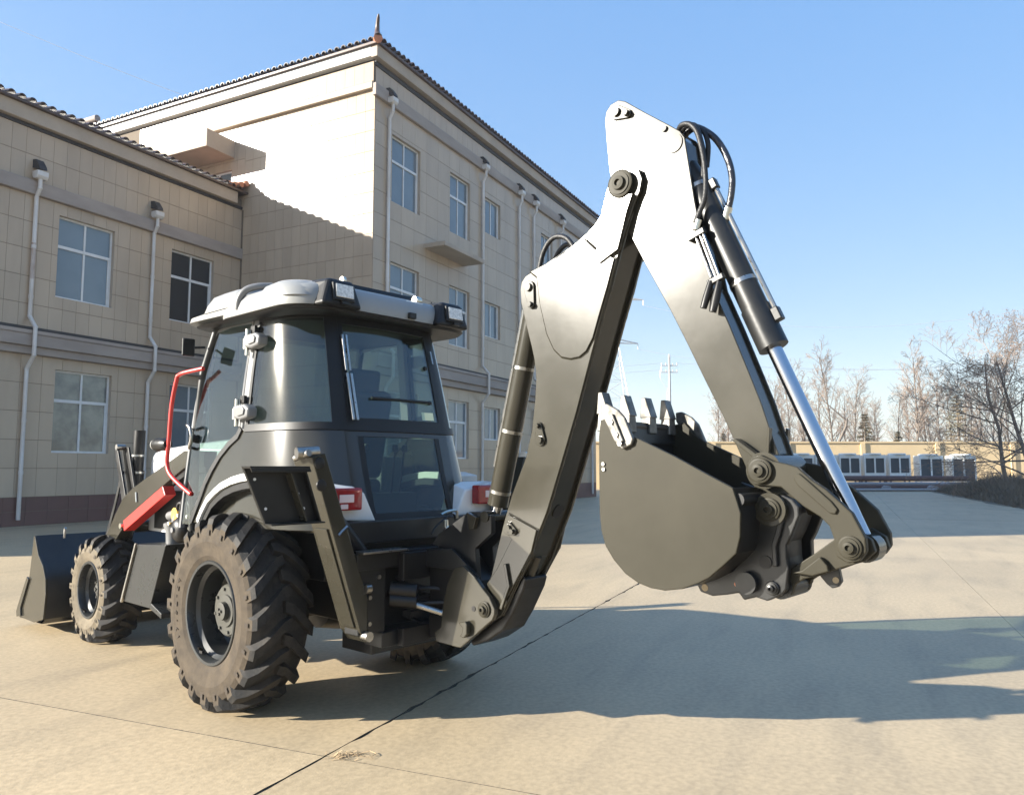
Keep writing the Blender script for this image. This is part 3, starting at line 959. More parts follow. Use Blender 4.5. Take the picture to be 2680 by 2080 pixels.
# ------------------------------------------------------------------ stick (dipper arm)
SL = [(2.568, 3.662), (2.515, 3.652), (2.484, 3.62), (2.474, 3.571), (2.484, 3.445), (2.498, 3.299), (2.514, 3.184), (2.547, 3.036), (2.635, 2.869), (2.732, 2.682), (2.874, 2.421), (2.971, 2.228), (3.060, 2.045), (3.164, 1.836), (3.203, 1.75), (3.242, 1.66), (3.290, 1.555), (3.318, 1.48)]
SR = [(2.614, 3.640), (2.747, 3.53), (2.885, 3.421), (2.952, 3.366), (2.978, 3.325), (2.994, 3.212), (3.028, 2.971), (3.063, 2.772), (3.114, 2.512), (3.202, 2.302), (3.305, 2.035), (3.352, 1.91), (3.394, 1.774), (3.440, 1.634), (3.50, 1.50), (3.49, 1.42), (3.44, 1.36), (3.37, 1.36), (3.325, 1.41)]
STICK = SL + SR[::-1]
stick = MB().prism(inset(STICK, .014), -.076, .076).build('stick', 'olive', bh, bev=.004)
for s_ in (-1, 1):
    MB().prism(STICK, s_ * .076, s_ * .090).build('side_plate', 'olive', stick, bev=.004)
    # gussets near the nose
    MB().prism([(3.225, 1.735), (3.245, 1.742), (3.372, 1.648), (3.355, 1.632)], s_ * .090, s_ * .150).build('gusset', 'olive', stick, bev=.003)
    MB().prism([(3.392, 1.795), (3.405, 1.79), (3.395, 1.66), (3.378, 1.66)], s_ * .090, s_ * .120).build('gusset', 'olive', stick, bev=.003)
keeper((2.561, 3.588), (2.632, 3.560), -.09, stick, .042)
disc(MB(), (2.914, 3.31), .052, -.090, -.096).build('pin', 'olive', stick, smooth=35)
disc(MB(), (2.86, 3.405), .017, -.090, -.102, 10).build('bolt', 'black', stick, smooth=35)
pin_head(stick, (3.385, 1.590), -.196, .072)
MB().lathe([(.085, -.16), (.085, .16)], (3.385, 0, 1.59), 'y', 26).lathe([(.075, -.20), (.075, .20)], (3.425, 0, 1.415), 'y', 26).build('pivot_tube', 'olive', stick, smooth=35)
pin_head(stick, (3.425, 1.415), -.20, .066)

# bucket cylinder
Ce = Vector((3.782, 0, 1.255))
Cg = Vector((3.385, 0, 2.18))
d = (Cg - Ce).normalized()
Ct = Ce + d * ((3.31 - 1.255) / d.z)
bk = MB().tube([Cg, Cg + d * .22], .073, 24).tube([Cg + d * .22, Ct - d * .26], .067, 24).tube([Ct - d * .26, Ct - d * .12], [.067, .05], 20).build('bucket_cylinder', 'dark', bh, smooth=40)
MB().tube([Ce + d * .03, Cg + d * .02], .036, 22).build('rod', 'chrome', bk, smooth=40)
for t in (.30, .78):
    p = Cg.lerp(Ct, t)
    MB().tube([p - d * .011, p + d * .011], .070, 24).build('clamp_band', 'steel', bk, smooth=40)
side = Vector((d.z, 0, -d.x))
MB().tube([Cg + d * .13 + side * .082, Cg + d * .17 + side * .088, Cg + d * .95 + side * .082], .012, 8).build('oil_pipe', 'steel', bk, smooth=40)
MB().obox(Cg + d * .14 + side * .085, d, (0, 1, 0), side, .035, .024, .020).build('port_block', 'dark', bk, bev=.006)
MB().obox(Cg + d * .93 + side * .082, d, (0, 1, 0), side, .03, .022, .018).build('port_block', 'dark', bk, bev=.006)
MB().lathe([(.062, -.05), (.062, .05)], (Ce.x, 0, Ce.z), 'y', 20).build('rod_eye', 'olive', bk, smooth=35)

# hoses and pipes on the stick
hz = MB()
hz.tube(smooth_path([(2.91, -.05, 3.37), (2.959, -.09, 3.392), (3.011, -.10, 3.382), (3.052, -.10, 3.334), (3.075, -.10, 3.257), (3.093, -.10, 3.151), (3.098, -.10, 3.034), (3.088, -.10, 2.96), (3.062, -.10, 2.905), (3.04, -.105, 2.848)]), .0145, 8)
hz.tube(smooth_path([(2.90, -.01, 3.38), (2.96, -.04, 3.405), (3.02, -.05, 3.385), (3.05, -.05, 3.30), (3.06, -.04, 3.20), (3.04, -.02, 3.10)]), .0145, 8)
hz.tube(smooth_path([(2.90, .03, 3.38), (2.97, .01, 3.40), (3.04, -.01, 3.37), (3.075, -.02, 3.28), (3.065, -.02, 3.16)]), .0135, 8)
hz.build('hydraulic_hose', 'hose', stick, smooth=60)
wh = MB().tube(smooth_path([(2.91, .02, 3.37), (2.956, .01, 3.410), (2.999, 0, 3.402), (3.049, 0, 3.368), (3.107, 0, 3.308), (3.154, 0, 3.227), (3.184, 0, 3.142), (3.194, 0, 3.062), (3.186, 0, 2.985), (3.168, 0, 2.915)], 8), .0175, 10).build('wrapped_hose', 'bluehose', stick, smooth=60)
MB().tube([(3.170, 0, 2.925), (3.150, 0, 2.865)], .023, 10).build('hose_fitting', 'fitting', stick, smooth=50)
pp = MB()
for dx in (0, .028, .05):
    pp.tube([(3.03 + dx, -.105, 2.80 - dx * .3), (3.118 + dx, -.105, 2.55 - dx * .3)], .008, 8)
pp.build('oil_pipe', 'steel', stick, smooth=50)
MB().obox((3.045, -.105, 2.785), (.9, 0, .3), (0, 1, 0), (-.3, 0, .9), .048, .016, .016).obox((3.145, -.105, 2.535), (.9, 0, .3), (0, 1, 0), (-.3, 0, .9), .045, .016, .015).build('pipe_clamp', 'dark', stick, bev=.004)
MB().tube([(3.12, -.11, 2.53), (3.098, -.125, 2.44), (3.085, -.13, 2.395)], [.017, .02, .017], 10).tube([(3.165, -.11, 2.52), (3.15, -.125, 2.43), (3.135, -.13, 2.37)], [.017, .022, .018], 10).build('hose_coupling', 'black', stick, smooth=50)
MB().tube([(3.055, -.10, 2.86), (3.04, -.105, 2.81)], .019, 10).build('hose_fitting', 'fitting', stick, smooth=50)

# ------------------------------------------------------------------ linkage
LK = [(3.318, 1.62), (3.345, 1.650), (3.385, 1.662), (3.444, 1.632), (3.51, 1.618), (3.555, 1.604), (3.616, 1.548), (3.676, 1.509), (3.73, 1.459), (3.780, 1.412), (3.806, 1.359), (3.830, 1.310), (3.832, 1.255), (3.804, 1.215), (3.755, 1.200), (3.710, 1.225), (3.700, 1.302), (3.683, 1.353), (3.646, 1.391), (3.576, 1.432), (3.523, 1.475), (3.478, 1.515), (3.42, 1.520), (3.35, 1.525), (3.315, 1.565)]
links = []
for s_ in (-1, 1):
    l_ = MB().prism(LK, s_ * .150, s_ * .186).build('tipping_link', 'mattolive', bh, bev=.006)
    slot = [(3.545, 1.575), (3.565, 1.578), (3.60, 1.548), (3.70, 1.458), (3.725, 1.425), (3.715, 1.405), (3.69, 1.408), (3.555, 1.525), (3.54, 1.552)]
    MB().prism(slot, s_ * .186, s_ * .198).build('rib', 'mattolive', l_, bev=.005)
    pin_head(l_, (3.768, 1.268), s_ * .186, .062, s_)
    links.append(l_)
lb = MB().prism([(3.690, 1.300), (3.655, 1.275), (3.596, 1.229), (3.503, 1.164), (3.455, 1.133), (3.430, 1.075), (3.443, 1.030), (3.478, 1.030), (3.495, 1.078), (3.538, 1.109), (3.601, 1.126), (3.69, 1.166), (3.80, 1.206), (3.845, 1.25), (3.83, 1.30), (3.77, 1.335)], -.115, -.080)
lb.prism([(3.690, 1.300), (3.655, 1.275), (3.503, 1.164), (3.455, 1.133), (3.430, 1.075), (3.443, 1.030), (3.478, 1.030), (3.495, 1.078), (3.538, 1.109), (3.601, 1.126), (3.69, 1.166), (3.80, 1.206), (3.845, 1.25), (3.83, 1.30), (3.77, 1.335)], .080, .115)
lb.prism([(3.70, 1.285), (3.64, 1.255), (3.64, 1.150), (3.70, 1.172), (3.80, 1.215), (3.80, 1.29)], -.080, .080)
blink = lb.build('bucket_link', 'mattolive', bh, bev=.005)
MB().prism([(3.50, 1.135), (3.545, 1.150), (3.625, 1.215), (3.655, 1.18), (3.66, 1.155), (3.59, 1.130)], -.118, -.150).build('rib', 'mattolive', blink, bev=.005)
ey = MB()
ey.prism([(3.571, 1.125), (3.662, 1.160), (3.672, 1.10), (3.655, 1.075), (3.630, 1.067), (3.605, 1.085)], -.03, .0)
ey.build('lifting_eye', 'dark', blink, bev=.004)
disc(MB(), (3.648, 1.105), .014, -.031, -.033, 14).build('eye_hole', 'concrete', blink)
MB().lathe([(.055, -.12), (.055, .12)], (3.43, 0, 1.063), 'y', 20).build('pivot_tube', 'dark', blink, smooth=35)

# ------------------------------------------------------------------ quick hitch (dark coupler between arm and bucket)
CP = [(3.13, 1.53), (3.22, 1.50), (3.30, 1.49), (3.362, 1.480), (3.42, 1.486), (3.48, 1.478), (3.519, 1.461), (3.545, 1.43), (3.545, 1.39), (3.505, 1.295), (3.484, 1.257), (3.484, 1.195), (3.490, 1.155), (3.475, 1.06), (3.455, 1.035), (3.387, 1.001), (3.334, 1.012), (3.274, .993), (3.25, 1.023), (3.19, 1.008), (3.115, .994), (3.052, 1.008), (3.035, 1.04), (3.11, 1.09), (3.22, 1.12), (3.30, 1.21), (3.34, 1.31), (3.335, 1.42), (3.24, 1.47)]
hitch = MB().prism(inset(CP, .03), -.09, .09).build('quick_hitch', 'black', bh, bev=.005)
for s_ in (-1, 1):
    pl = MB().prism(CP, s_ * .125, s_ * .165)
    pl.build('hitch_plate', 'dark', hitch, bev=.006)
    MB().prism([(3.48, 1.44), (3.50, 1.43), (3.463, 1.30), (3.445, 1.25), (3.448, 1.16), (3.425, 1.16), (3.422, 1.26), (3.44, 1.31)], s_ * .165, s_ * .185).build('rib', 'dark', hitch, bev=.005)
    MB().prism([(3.30, 1.36), (3.33, 1.37), (3.30, 1.27), (3.24, 1.215), (3.22, 1.23), (3.28, 1.28)], s_ * .165, s_ * .180).build('rib', 'dark', hitch, bev=.005)
pin_head(hitch, (3.415, 1.062), -.165, .040, m='dark')
disc(MB(), (3.30, 1.075), .050, -.165, -.20).build('pin_boss', 'dark', hitch, smooth=35)
disc(MB(), (3.385, 1.175), .030, -.165, -.170).build('pin_hole', 'black', hitch, smooth=35)
disc(MB(), (3.243, 1.063), .011, -.165, -.172, 10).build('marker', 'amber', hitch, smooth=35)
disc(MB(), (3.078, 1.030), .017, -.165, -.167, 14).build('eye_hole', 'concrete', hitch)
MB().lathe([(.05, .0), (.05, .05), (.035, .055), (.035, .09), (.052, .095), (.052, .12)], (3.53, 0, 1.435), 'x', 18).build('ram_eye', 'olive', hitch, smooth=35)

# ------------------------------------------------------------------ digging bucket
BK = [(2.614, 1.846), (2.603, 1.758), (2.602, 1.573), (2.603, 1.374), (2.612, 1.288), (2.637, 1.211), (2.684, 1.148), (2.753, 1.085), (2.825, 1.048), (2.896, 1.031), (2.973, 1.027), (3.065, 1.044), (3.147, 1.078), (3.203, 1.108), (3.274, 1.168), (3.337, 1.226), (3.358, 1.3), (3.363, 1.403), (3.349, 1.451), (3.329, 1.513), (3.207, 1.572), (3.037, 1.657), (2.891, 1.722), (2.81, 1.757), (2.764, 1.79), (2.70, 1.86)]
bhw = .36
shell_o = BK[:20]
shell_i = [(p[0], p[1]) for p in inset(BK, .022)][:20]
sh_ = MB()
n_ = len(shell_o)
vs_ = [(p[0], -bhw + .02, p[1]) for p in shell_o] + [(p[0], bhw - .02, p[1]) for p in shell_o] + [(p[0], -bhw + .02, p[1]) for p in shell_i] + [(p[0], bhw - .02, p[1]) for p in shell_i]
fs = []
for i in range(n_ - 1):
    fs += [(i, i + 1, n_ + i + 1, n_ + i), (2 * n_ + i, 3 * n_ + i, 3 * n_ + i + 1, 2 * n_ + i + 1)]
fs += [(0, n_, 3 * n_, 2 * n_), (n_ - 1, 2 * n_ - 1 + 2 * n_ - n_ * 0 - 0 if False else 3 * n_ - 1, 4 * n_ - 1, 2 * n_ - 1)]
sh_.add(vs_, fs)
bucket = sh_.build('digging_bucket', 'dark', bh, smooth=30)
for s_ in (-1, 1):
    MB().prism(BK, s_ * (bhw - .022), s_ * bhw).build('bucket_side', 'mattolive', bucket, bev=.004)
    MB().prism([(2.632, 1.921), (2.671, 1.925), (2.735, 1.890), (2.775, 1.85), (2.822, 1.744), (2.812, 1.715), (2.757, 1.693), (2.712, 1.735), (2.66, 1.83), (2.634, 1.87)], s_ * bhw, s_ * (bhw + .022)).build('side_cutter', 'wornsteel', bucket, bev=.006)
    MB().prism([(2.694, 1.868), (2.712, 1.872), (2.775, 1.735), (2.757, 1.726)], s_ * (bhw + .022), s_ * (bhw + .036)).build('rib', 'wornsteel', bucket, bev=.004)
    for c in ((2.735, 1.765), (2.757, 1.722), (2.705, 1.83)):
        disc(MB(), c, .014, s_ * (bhw + .022), s_ * (bhw + .044), 6).build('bolt', 'steel', bucket)
    for c in ((2.632, 1.622), (2.634, 1.595)):
        disc(MB(), c, .010, s_ * bhw, s_ * (bhw + .008), 6).build('bolt', 'steel', bucket)
MB().prism([(2.60, 1.845), (2.628, 1.850), (2.640, 1.735), (2.606, 1.735)], -bhw + .02, bhw - .02).build('lip', 'dark', bucket, bev=.003)
MB().tube([(3.343, -bhw + .02, 1.46), (3.343, bhw - .02, 1.46)], .03, 12).build('torque_tube', 'dark', bucket, smooth=40)
tooth_m = None
for yq in (-.31, -.105, .10, .305):
    t_ = MB()
    w0, w1 = .037, .030
    # shank
    t_.add([(2.582, yq - w0, 1.79), (2.646, yq - w0, 1.79), (2.646, yq + w0, 1.79), (2.582, yq + w0, 1.79),
            (2.588, yq - w1, 1.885), (2.644, yq - w1, 1.885), (2.644, yq + w1, 1.885), (2.588, yq + w1, 1.885)],
           [(3, 2, 1, 0), (4, 5, 6, 7), (0, 1, 5, 4), (1, 2, 6, 5), (2, 3, 7, 6), (3, 0, 4, 7)])
    t_.build('tooth_adapter', 'wornsteel', bucket, bev=.004)
    t_ = MB()
    t_.add([(2.578, yq - .034, 1.878), (2.652, yq - .034, 1.878), (2.652, yq + .034, 1.878), (2.578, yq + .034, 1.878),
            (2.590, yq - .034, 1.990), (2.614, yq - .034, 1.990), (2.614, yq + .034, 1.990), (2.590, yq + .034, 1.990)],
           [(3, 2, 1, 0), (4, 5, 6, 7), (0, 1, 5, 4), (1, 2, 6, 5), (2, 3, 7, 6), (3, 0, 4, 7)])
    t_.build('tooth', 'wornsteel', bucket, bev=.004)

# ------------------------------------------------------------------ swing post and rear frame
sp_ = MB()
CAST = [(1.36, .98), (1.44, 1.0), (1.539, .939), (1.61, .875), (1.667, .831), (1.709, .769), (1.708, .735), (1.69, .700), (1.65, .671), (1.511, .566), (1.421, .5), (1.375, .499), (1.20, .505), (1.18, .56), (1.24, .60), (1.26, .75), (1.30, .88)]
swing = sp_.prism([(1.06, .50), (1.42, .55), (1.52, .70), (1.48, .90), (1.36, 1.03), (1.06, 1.06)], -.12, .12).build('swing_post', 'black', bh, bev=.006)
for s_ in (-1, 1):
    MB().prism(CAST, s_ * .150, s_ * .185).build('swing_casting', 'olive', swing, bev=.006)
    MB().prism([(1.06, 1.07), (1.30, 1.09), (1.54, .935), (1.44, .88), (1.30, .96), (1.06, .96)], s_ * .130, s_ * .150).build('swing_plate', 'dark', swing, bev=.004)
pin_head(swing, (1.628, .757), -.185, .060)
disc(MB(), (1.535, .750), .016, -.185, -.188).build('pin_hole', 'black', swing)
MB().prism([(1.44, .66), (1.50, .675), (1.515, .66), (1.515, .60), (1.49, .575), (1.455, .58), (1.475, .61), (1.475, .635)], -.185, -.225).build('stop_block', 'olive', swing, bev=.006)
MB().prism([(1.60, .66), (1.70, .715), (1.86, .965), (1.885, .95), (1.865, .89), (1.775, .735), (1.70, .63), (1.57, .55), (1.44, .50), (1.42, .53)], -.10, .10).build('foot_guard', 'black', swing, bev=.01)
# cylinder bracket rising to the boom cylinder
br_ = MB().prism([(1.06, 1.10), (1.12, 1.17), (1.40, 1.325), (1.49, 1.33), (1.60, 1.31), (1.60, 1.20), (1.46, 1.10), (1.48, .90), (1.34, .88), (1.30, 1.05)], -.10, -.06).prism([(1.06, 1.10), (1.12, 1.17), (1.40, 1.325), (1.49, 1.33), (1.60, 1.31), (1.60, 1.20), (1.46, 1.10), (1.48, .90), (1.34, .88), (1.30, 1.05)], .06, .10)
br_.build('cylinder_bracket', 'dark', swing, bev=.005)
MB().prism([(1.415, 1.325), (1.505, 1.298), (1.478, 1.225), (1.44, 1.215)], -.10, -.135).build('bracket_end_plate', 'olive', swing, bev=.004)
MB().tube([(1.548, -.11, 1.30), (1.548, .11, 1.30)], .035, 14).build('pin', 'olive', swing, smooth=40)
sc_ = MB()
for zz, s1 in ((.735, 1.42), (.80, 1.40)):
    sc_.tube([(.96, -.36, zz + .03), (1.09, -.25, zz + .015)], .048, 14)
swc = sc_.build('swing_cylinder', 'black', swing, smooth=40)
MB().tube([(1.07, -.265, .735), (1.26, -.10, .66)], .020, 14).build('cylinder_rod', 'steel', swing, smooth=40)
MB().tube([(1.07, .265, .735), (1.26, .10, .66)], .020, 14).build('cylinder_rod', 'steel', swing, smooth=40)

fr_ = MB()
fr_.box(.82, 1.0, -.66, .66, .97, 1.075)
fr_.box(.82, 1.0, -.46, .46, .48, .575)
fr_.box(.84, .98, -.63, -.42, .575, .97)
fr_.box(.84, .98, .42, .63, .575, .97)
fr_.box(.82, .845, -.42, .42, .575, .97)
fr_.box(.50, .82, -.40, .40, .40, .95)
fr = fr_.build('rear_frame', 'dark', bh, bev=.006)
MB().box(1.005, 1.06, -.34, .34, .89, 1.06).build('shift_carriage', 'black', fr, bev=.006)
MB().box(1.005, 1.06, -.34, .34, .48, .59).build('shift_carriage', 'black', fr, bev=.006)
MB().box(0.95, 1.06, -.655, -.30, 1.076, 1.090).build('top_strip', 'steel', fr, bev=.002)
MB().tube([(1.03, .14, 1.10), (1.03, .11, 1.155), (1.0, .08, 1.20), (1.0, .08, 1.25)], [.02, .024, .02, .016], 8).box(0.97, 1.10, .04, .20, 1.085, 1.097).build('lock_lever', 'fitting', fr, bev=.002)
hs = MB()
rr_ = random.Random(5)
for k in range(9):
    y = -.30 + .07 * k
    z = rr_.uniform(.62, .90)
    hs.tube(smooth_path([(.86, y, z), (.97, y + .03, z - rr_.uniform(0, .08)), (1.10, y * .6, z - .06), (1.22, y * .3, z - rr_.uniform(-.05, .08))]), .014, 7)
for z in (.66, .74, .82, .90):
    hs.box(.95, 1.03, -.34 + rr_.uniform(0, .1), -.14 + rr_.uniform(-.05, .1), z - .018, z + .018)
hs.build('hydraulic_hose', 'hose', fr, smooth=50)
for c in ((.981, -.55, .80), (.981, -.55, .64), (.981, -.48, .92)):
    MB().lathe([(.001, .014), (.014, .014), (.014, 0)], c, 'x', 6).build('bolt', 'steel', fr)

# ------------------------------------------------------------------ stabilizers (folded up, foot pads at the top)
def stabilizer(k):
    """k = -1 left side of the machine, 1 right side"""
    def P(x, q, z): return (x, k * -q, z)     # q given for the left side (negative)
    e_top, e_bot = Vector((-.905, 1.69)), Vector((-.575, .80))     # inner rear edge in (q,z)
    g_top, g_bot = Vector((-1.000, 1.665)), Vector((-.625, .60))      # outer rear edge
    b = MB()
    x1, x0 = 1.0, .79
    ring = lambda x, a, c, e, f: [P(x, a.x, a.y), P(x, c.x, c.y), P(x, e.x, e.y), P(x, f.x, f.y)]
    o_ = [e_top, g_top, g_bot, Vector((-.57, .53)), e_bot]
    n = len(o_)
    b.add([P(x1, p.x, p.y) for p in o_] + [P(x0, p.x, p.y) for p in o_], [tuple(range(n)), tuple(range(2 * n - 1, n - 1, -1))] + [(i, n + i, n + (i + 1) % n, (i + 1) % n) for i in range(n)])
    st = b.build('stabilizer', 'olive', bh, bev=.006)
    # long window plate on the outer face
    b = MB()
    for t0, t1 in ((.40, .97),):
        a, c = g_top.lerp(g_bot, t0), g_top.lerp(g_bot, t1)
        nrm = Vector((-.91, -.41))
        b.add([P(.83, a.x, a.y), P(.96, a.x, a.y), P(.96, c.x, c.y), P(.83, c.x, c.y),
               P(.83, a.x + nrm.x * .012, a.y + nrm.y * .012), P(.96, a.x + nrm.x * .012, a.y + nrm.y * .012), P(.96, c.x + nrm.x * .012, c.y + nrm.y * .012), P(.83, c.x + nrm.x * .012, c.y + nrm.y * .012)],
              [(0, 1, 2, 3), (7, 6, 5, 4), (0, 4, 5, 1), (1, 5, 6, 2), (2, 6, 7, 3), (3, 7, 4, 0)])
    b.build('wear_plate', 'olive', st, bev=.003)
    # pivot ears and bolts on the rear face
    for z, q in ((1.63, -.945), (1.50, -.930)):
        MB().lathe([(.001, .012), (.016, .012), (.034, .006), (.036, 0)], P(1.0, q, z), 'x', 18).build('pivot_bolt', 'black', st, smooth=35)
    MB().tube([P(.93, -1.06, 1.69), P(.96, -.93, 1.70)], .035, 12).tube([P(.86, -1.02, 1.66), P(1.0, -1.02, 1.69)], .02, 10).build('pad_pivot', 'steel', st, smooth=40)
    MB().tube([P(1.0, -.60, .86), P(1.0, -.56, .86)], .03, 12).build('pivot_pin', 'steel', st, smooth=40)
    MB().tube([P(.98, -.585, .575), P(1.04, -.585, .575)], .03, 12).build('pivot_pin', 'steel', st, smooth=40)
    # foot pad: a tray with lips, a middle rib and bolt holes
    pad = MB()
    q0t, q1t, q0b, q1b = -1.448, -1.075, -1.300, -.955   # top/bottom outer/inner
    zt, zb = 1.612, 1.285
    X = 1.003
    def face(xa, xb, poly):
        m_ = len(poly)
        pad.add([P(xa, *p) for p in poly] + [P(xb, *p) for p in poly], [tuple(range(m_)), tuple(range(2 * m_ - 1, m_ - 1, -1))] + [(i, m_ + i, m_ + (i + 1) % m_, (i + 1) % m_) for i in range(m_)])
    L = lambda t: (q0t + (q0b - q0t) * t)
    Rr = lambda t: (q1t + (q1b - q1t) * t)
    Zz = lambda t: zt + (zb - zt) * t
    face(X, X + .012, [(q0t, zt), (q1t, zt), (q1b, zb), (q0b, zb)])
    face(X + .012, X + .095, [(L(0), Zz(0)), (Rr(0), Zz(0)), (Rr(.04), Zz(.04)), (L(.04), Zz(.04))])
    face(X + .012, X + .085, [(L(.97), Zz(.97)), (Rr(.97), Zz(.97)), (Rr(1), Zz(1)), (L(1), Zz(1))])
    face(X + .012, X + .022, [(L(.04), Zz(.04)), (L(.04) + .012, Zz(.04)), (L(.97) + .012, Zz(.97)), (L(.97), Zz(.97))])
    face(X + .012, X + .05, [(Rr(.04) - .012, Zz(.04)), (Rr(.04), Zz(.04)), (Rr(.97), Zz(.97)), (Rr(.97) - .012, Zz(.97))])
    mid = lambda t: L(t) + .66 * (Rr(t) - L(t))
    # upper box lip standing forward
    face(X + .085, X + .095, [(L(.04), Zz(.04)), (Rr(.04), Zz(.04)), (Rr(.10), Zz(.10)), (L(.10), Zz(.10))])
    pd = pad.build('foot_pad', 'dark', st, bev=.002)
    pad = MB()
    face(X + .012, X + .075, [(mid(.12), Zz(.12)), (mid(.12) + .012, Zz(.12)), (mid(.96) + .012, Zz(.96)), (mid(.96), Zz(.96))])
    pad.build('pad_rib', 'olive', st, bev=.002)
    for t, f in ((.22, .12), (.72, .12), (.22, .76), (.48, .78), (.74, .80)):
        MB().lathe([(.001, .002), (.0085, .002), (.0085, 0)], P(X + .012, L(t) + f * (Rr(t) - L(t)), Zz(t)), 'x', 10).build('bolt', 'white', st)  # daylight through the pad's holes, painted as white discs
    # ram
    MB().tube([P(.88, -.50, 1.02), P(.88, -.80, 1.36)], .045, 12).build('ram', 'black', st, smooth=40)
    return st
stabilizer(-1)
stabilizer(1)

# ------------------------------------------------------------------ cab shell: plan curve at height z
def lerp_tab(tab, z):
    for (z0, v0), (z1, v1) in zip(tab, tab[1:]):
        if z <= z1:
            t = max(0, min(1, (z - z0) / (z1 - z0)))
            return v0 + (v1 - v0) * t
    return tab[-1][1]
W_T = [(1.0, .865), (1.25, .855), (1.55, .825), (1.88, .785), (2.30, .745), (2.74, .69)]
R_T = [(1.0, .80), (1.25, .755), (1.55, .655), (1.88, .565), (2.30, .465), (2.74, .35)]
Q_T = [(1.0, .47), (1.25, .47), (1.88, .47), (2.74, .44)]
S0 = -.16                        # where the side starts to turn into the rear corner
def cab_pt(u, z, off=0.0):
    """u: -2 = door pillar on the left .. -1 = corner end/rear left pillar .. 0 = rear centre .. 2 = right door pillar"""
    sg = -1 if u < 0 else 1
    a = abs(u)
    W, Rr, Q = lerp_tab(W_T, z), lerp_tab(R_T, z), lerp_tab(Q_T, z)
    if a <= 1:
        bul = .035 * (1 - a * a)
        p = Vector((Rr + bul, sg * Q * a, z)); n_ = Vector((1, sg * .10 * a, .25))
    else:
        t = a - 1
        P0, P1, P2, P3 = Vector((Rr, Q)), Vector((Rr - .05, Q + (W - Q) * .66)), Vector((Rr - .26, W)), Vector((S0, W))
        c = P0 * (1 - t) ** 3 + P1 * 3 * t * (1 - t) ** 2 + P2 * 3 * t * t * (1 - t) + P3 * t ** 3
        dv = (P1 - P0) * (1 - t) ** 2 + (P2 - P1) * 2 * t * (1 - t) + (P3 - P2) * t * t
        p = Vector((c.x, sg * c.y, z))
        n_ = Vector((dv.y, -sg * dv.x, .15)) if True else None
    return p + n_.normalized() * off

def cab_patch(us, zs, off, thick, name, m, parent, smooth=40):
    """a curved panel of the cab between u and z limits"""
    nu, nz = len(us), len(zs)
    vs_ = []
    for o_ in (off, off - thick):
        for z in zs:
            for u in us:
                vs_.append(cab_pt(u, z, o_))
    N = nu * nz
    fs = []
    for j in range(nz - 1):
        for i in range(nu - 1):
            a = j * nu + i
            fs.append((a, a + 1, a + nu + 1, a + nu))
            fs.append((N + a + nu, N + a + nu + 1, N + a + 1, N + a))
    rim_ = [i for i in range(nu)] + [j * nu + nu - 1 for j in range(1, nz)] + [(nz - 1) * nu + i for i in range(nu - 2, -1, -1)] + [j * nu for j in range(nz - 2, 0, -1)]
    for a, b in zip(rim_, rim_[1:] + rim_[:1]):
        fs.append((a, N + a, N + b, b))
    return MB().add(vs_, fs).build(name, m, parent, smooth=smooth)
def rng_(a, b, n): return [a + (b - a) * i / n for i in range(n + 1)]

cab = MB().box(-.98, -.10, -.74, .74, 1.10, 1.16).box(-.10, .42, -.55, .55, 1.10, 1.16).build('cab', 'black', bh)
tag(cab)
# lower rear body (grey) with curved corners
BZ = rng_(1.20, 1.86, 9)
for sg in (-1, 1):
    us = rng_(sg * 1.0, sg * 2.0, 14)
    cab_patch(us, BZ, 0, .03, 'rear_quarter_panel', 'body', cab)
cab_patch(rng_(-1, -.80, 2), BZ, 0, .03, 'rear_lower_panel', 'body', cab)
cab_patch(rng_(.80, 1, 2), BZ, 0, .03, 'rear_lower_panel', 'body', cab)
cab_patch(rng_(-.80, .80, 8), rng_(1.20, 1.255, 1), 0, .03, 'rear_sill', 'body', cab)
cab_patch(rng_(-.80, .80, 8), rng_(1.82, 1.86, 1), 0, .03, 'rear_crossbar', 'body', cab)
cab_patch(rng_(-.80, .80, 10), rng_(1.255, 1.82, 8), -.006, .006, 'lower_rear_window', 'darkglass', cab)
for ua, ub in ((-.82, -.70), (.72, .82)):
    cab_patch(rng_(ua, ub, 2), rng_(1.25, 1.83, 6), -.002, .02, 'window_seal', 'plastic', cab)
cab_patch(rng_(-.82, .82, 8), rng_(1.235, 1.30, 2), -.002, .02, 'window_seal', 'plastic', cab)
# belt moulding
cab_patch(rng_(-2.0, 2.0, 44), rng_(1.855, 1.905, 2), .012, .05, 'belt_seal', 'plastic', cab)
# upper glass
UZ = rng_(1.905, 2.70, 10)
for sg in (-1, 1):
    cab_patch(rng_(sg * 1.10, sg * 1.985, 16), UZ, 0, .006, 'quarter_window', 'glass', cab)
    cab_patch(rng_(sg * .93, sg * 1.12, 3), UZ, .006, .05, 'rear_pillar', 'plastic', cab)
    cab_patch(rng_(sg * 1.975, sg * 2.0, 2), UZ, .006, .03, 'window_seal', 'plastic', cab)
    cab_patch(rng_(sg * 1.10, sg * 2.0, 14), rng_(2.655, 2.74, 2), .006, .03, 'window_header', 'plastic', cab)
cab_patch(rng_(-.94, .94, 14), rng_(1.925, 2.64, 9), .002, .006, 'rear_window', 'glass', cab)
cab_patch(rng_(-.94, .94, 12), rng_(2.62, 2.74, 2), .010, .04, 'window_header', 'plastic', cab)
cab_patch(rng_(-.94, .94, 12), rng_(1.905, 1.945, 1), .010, .02, 'window_seal', 'plastic', cab)
for sg in (-1, 1):
    cab_patch(rng_(sg * .86, sg * .94, 1), rng_(1.945, 2.62, 6), .009, .02, 'window_seal', 'plastic', cab)

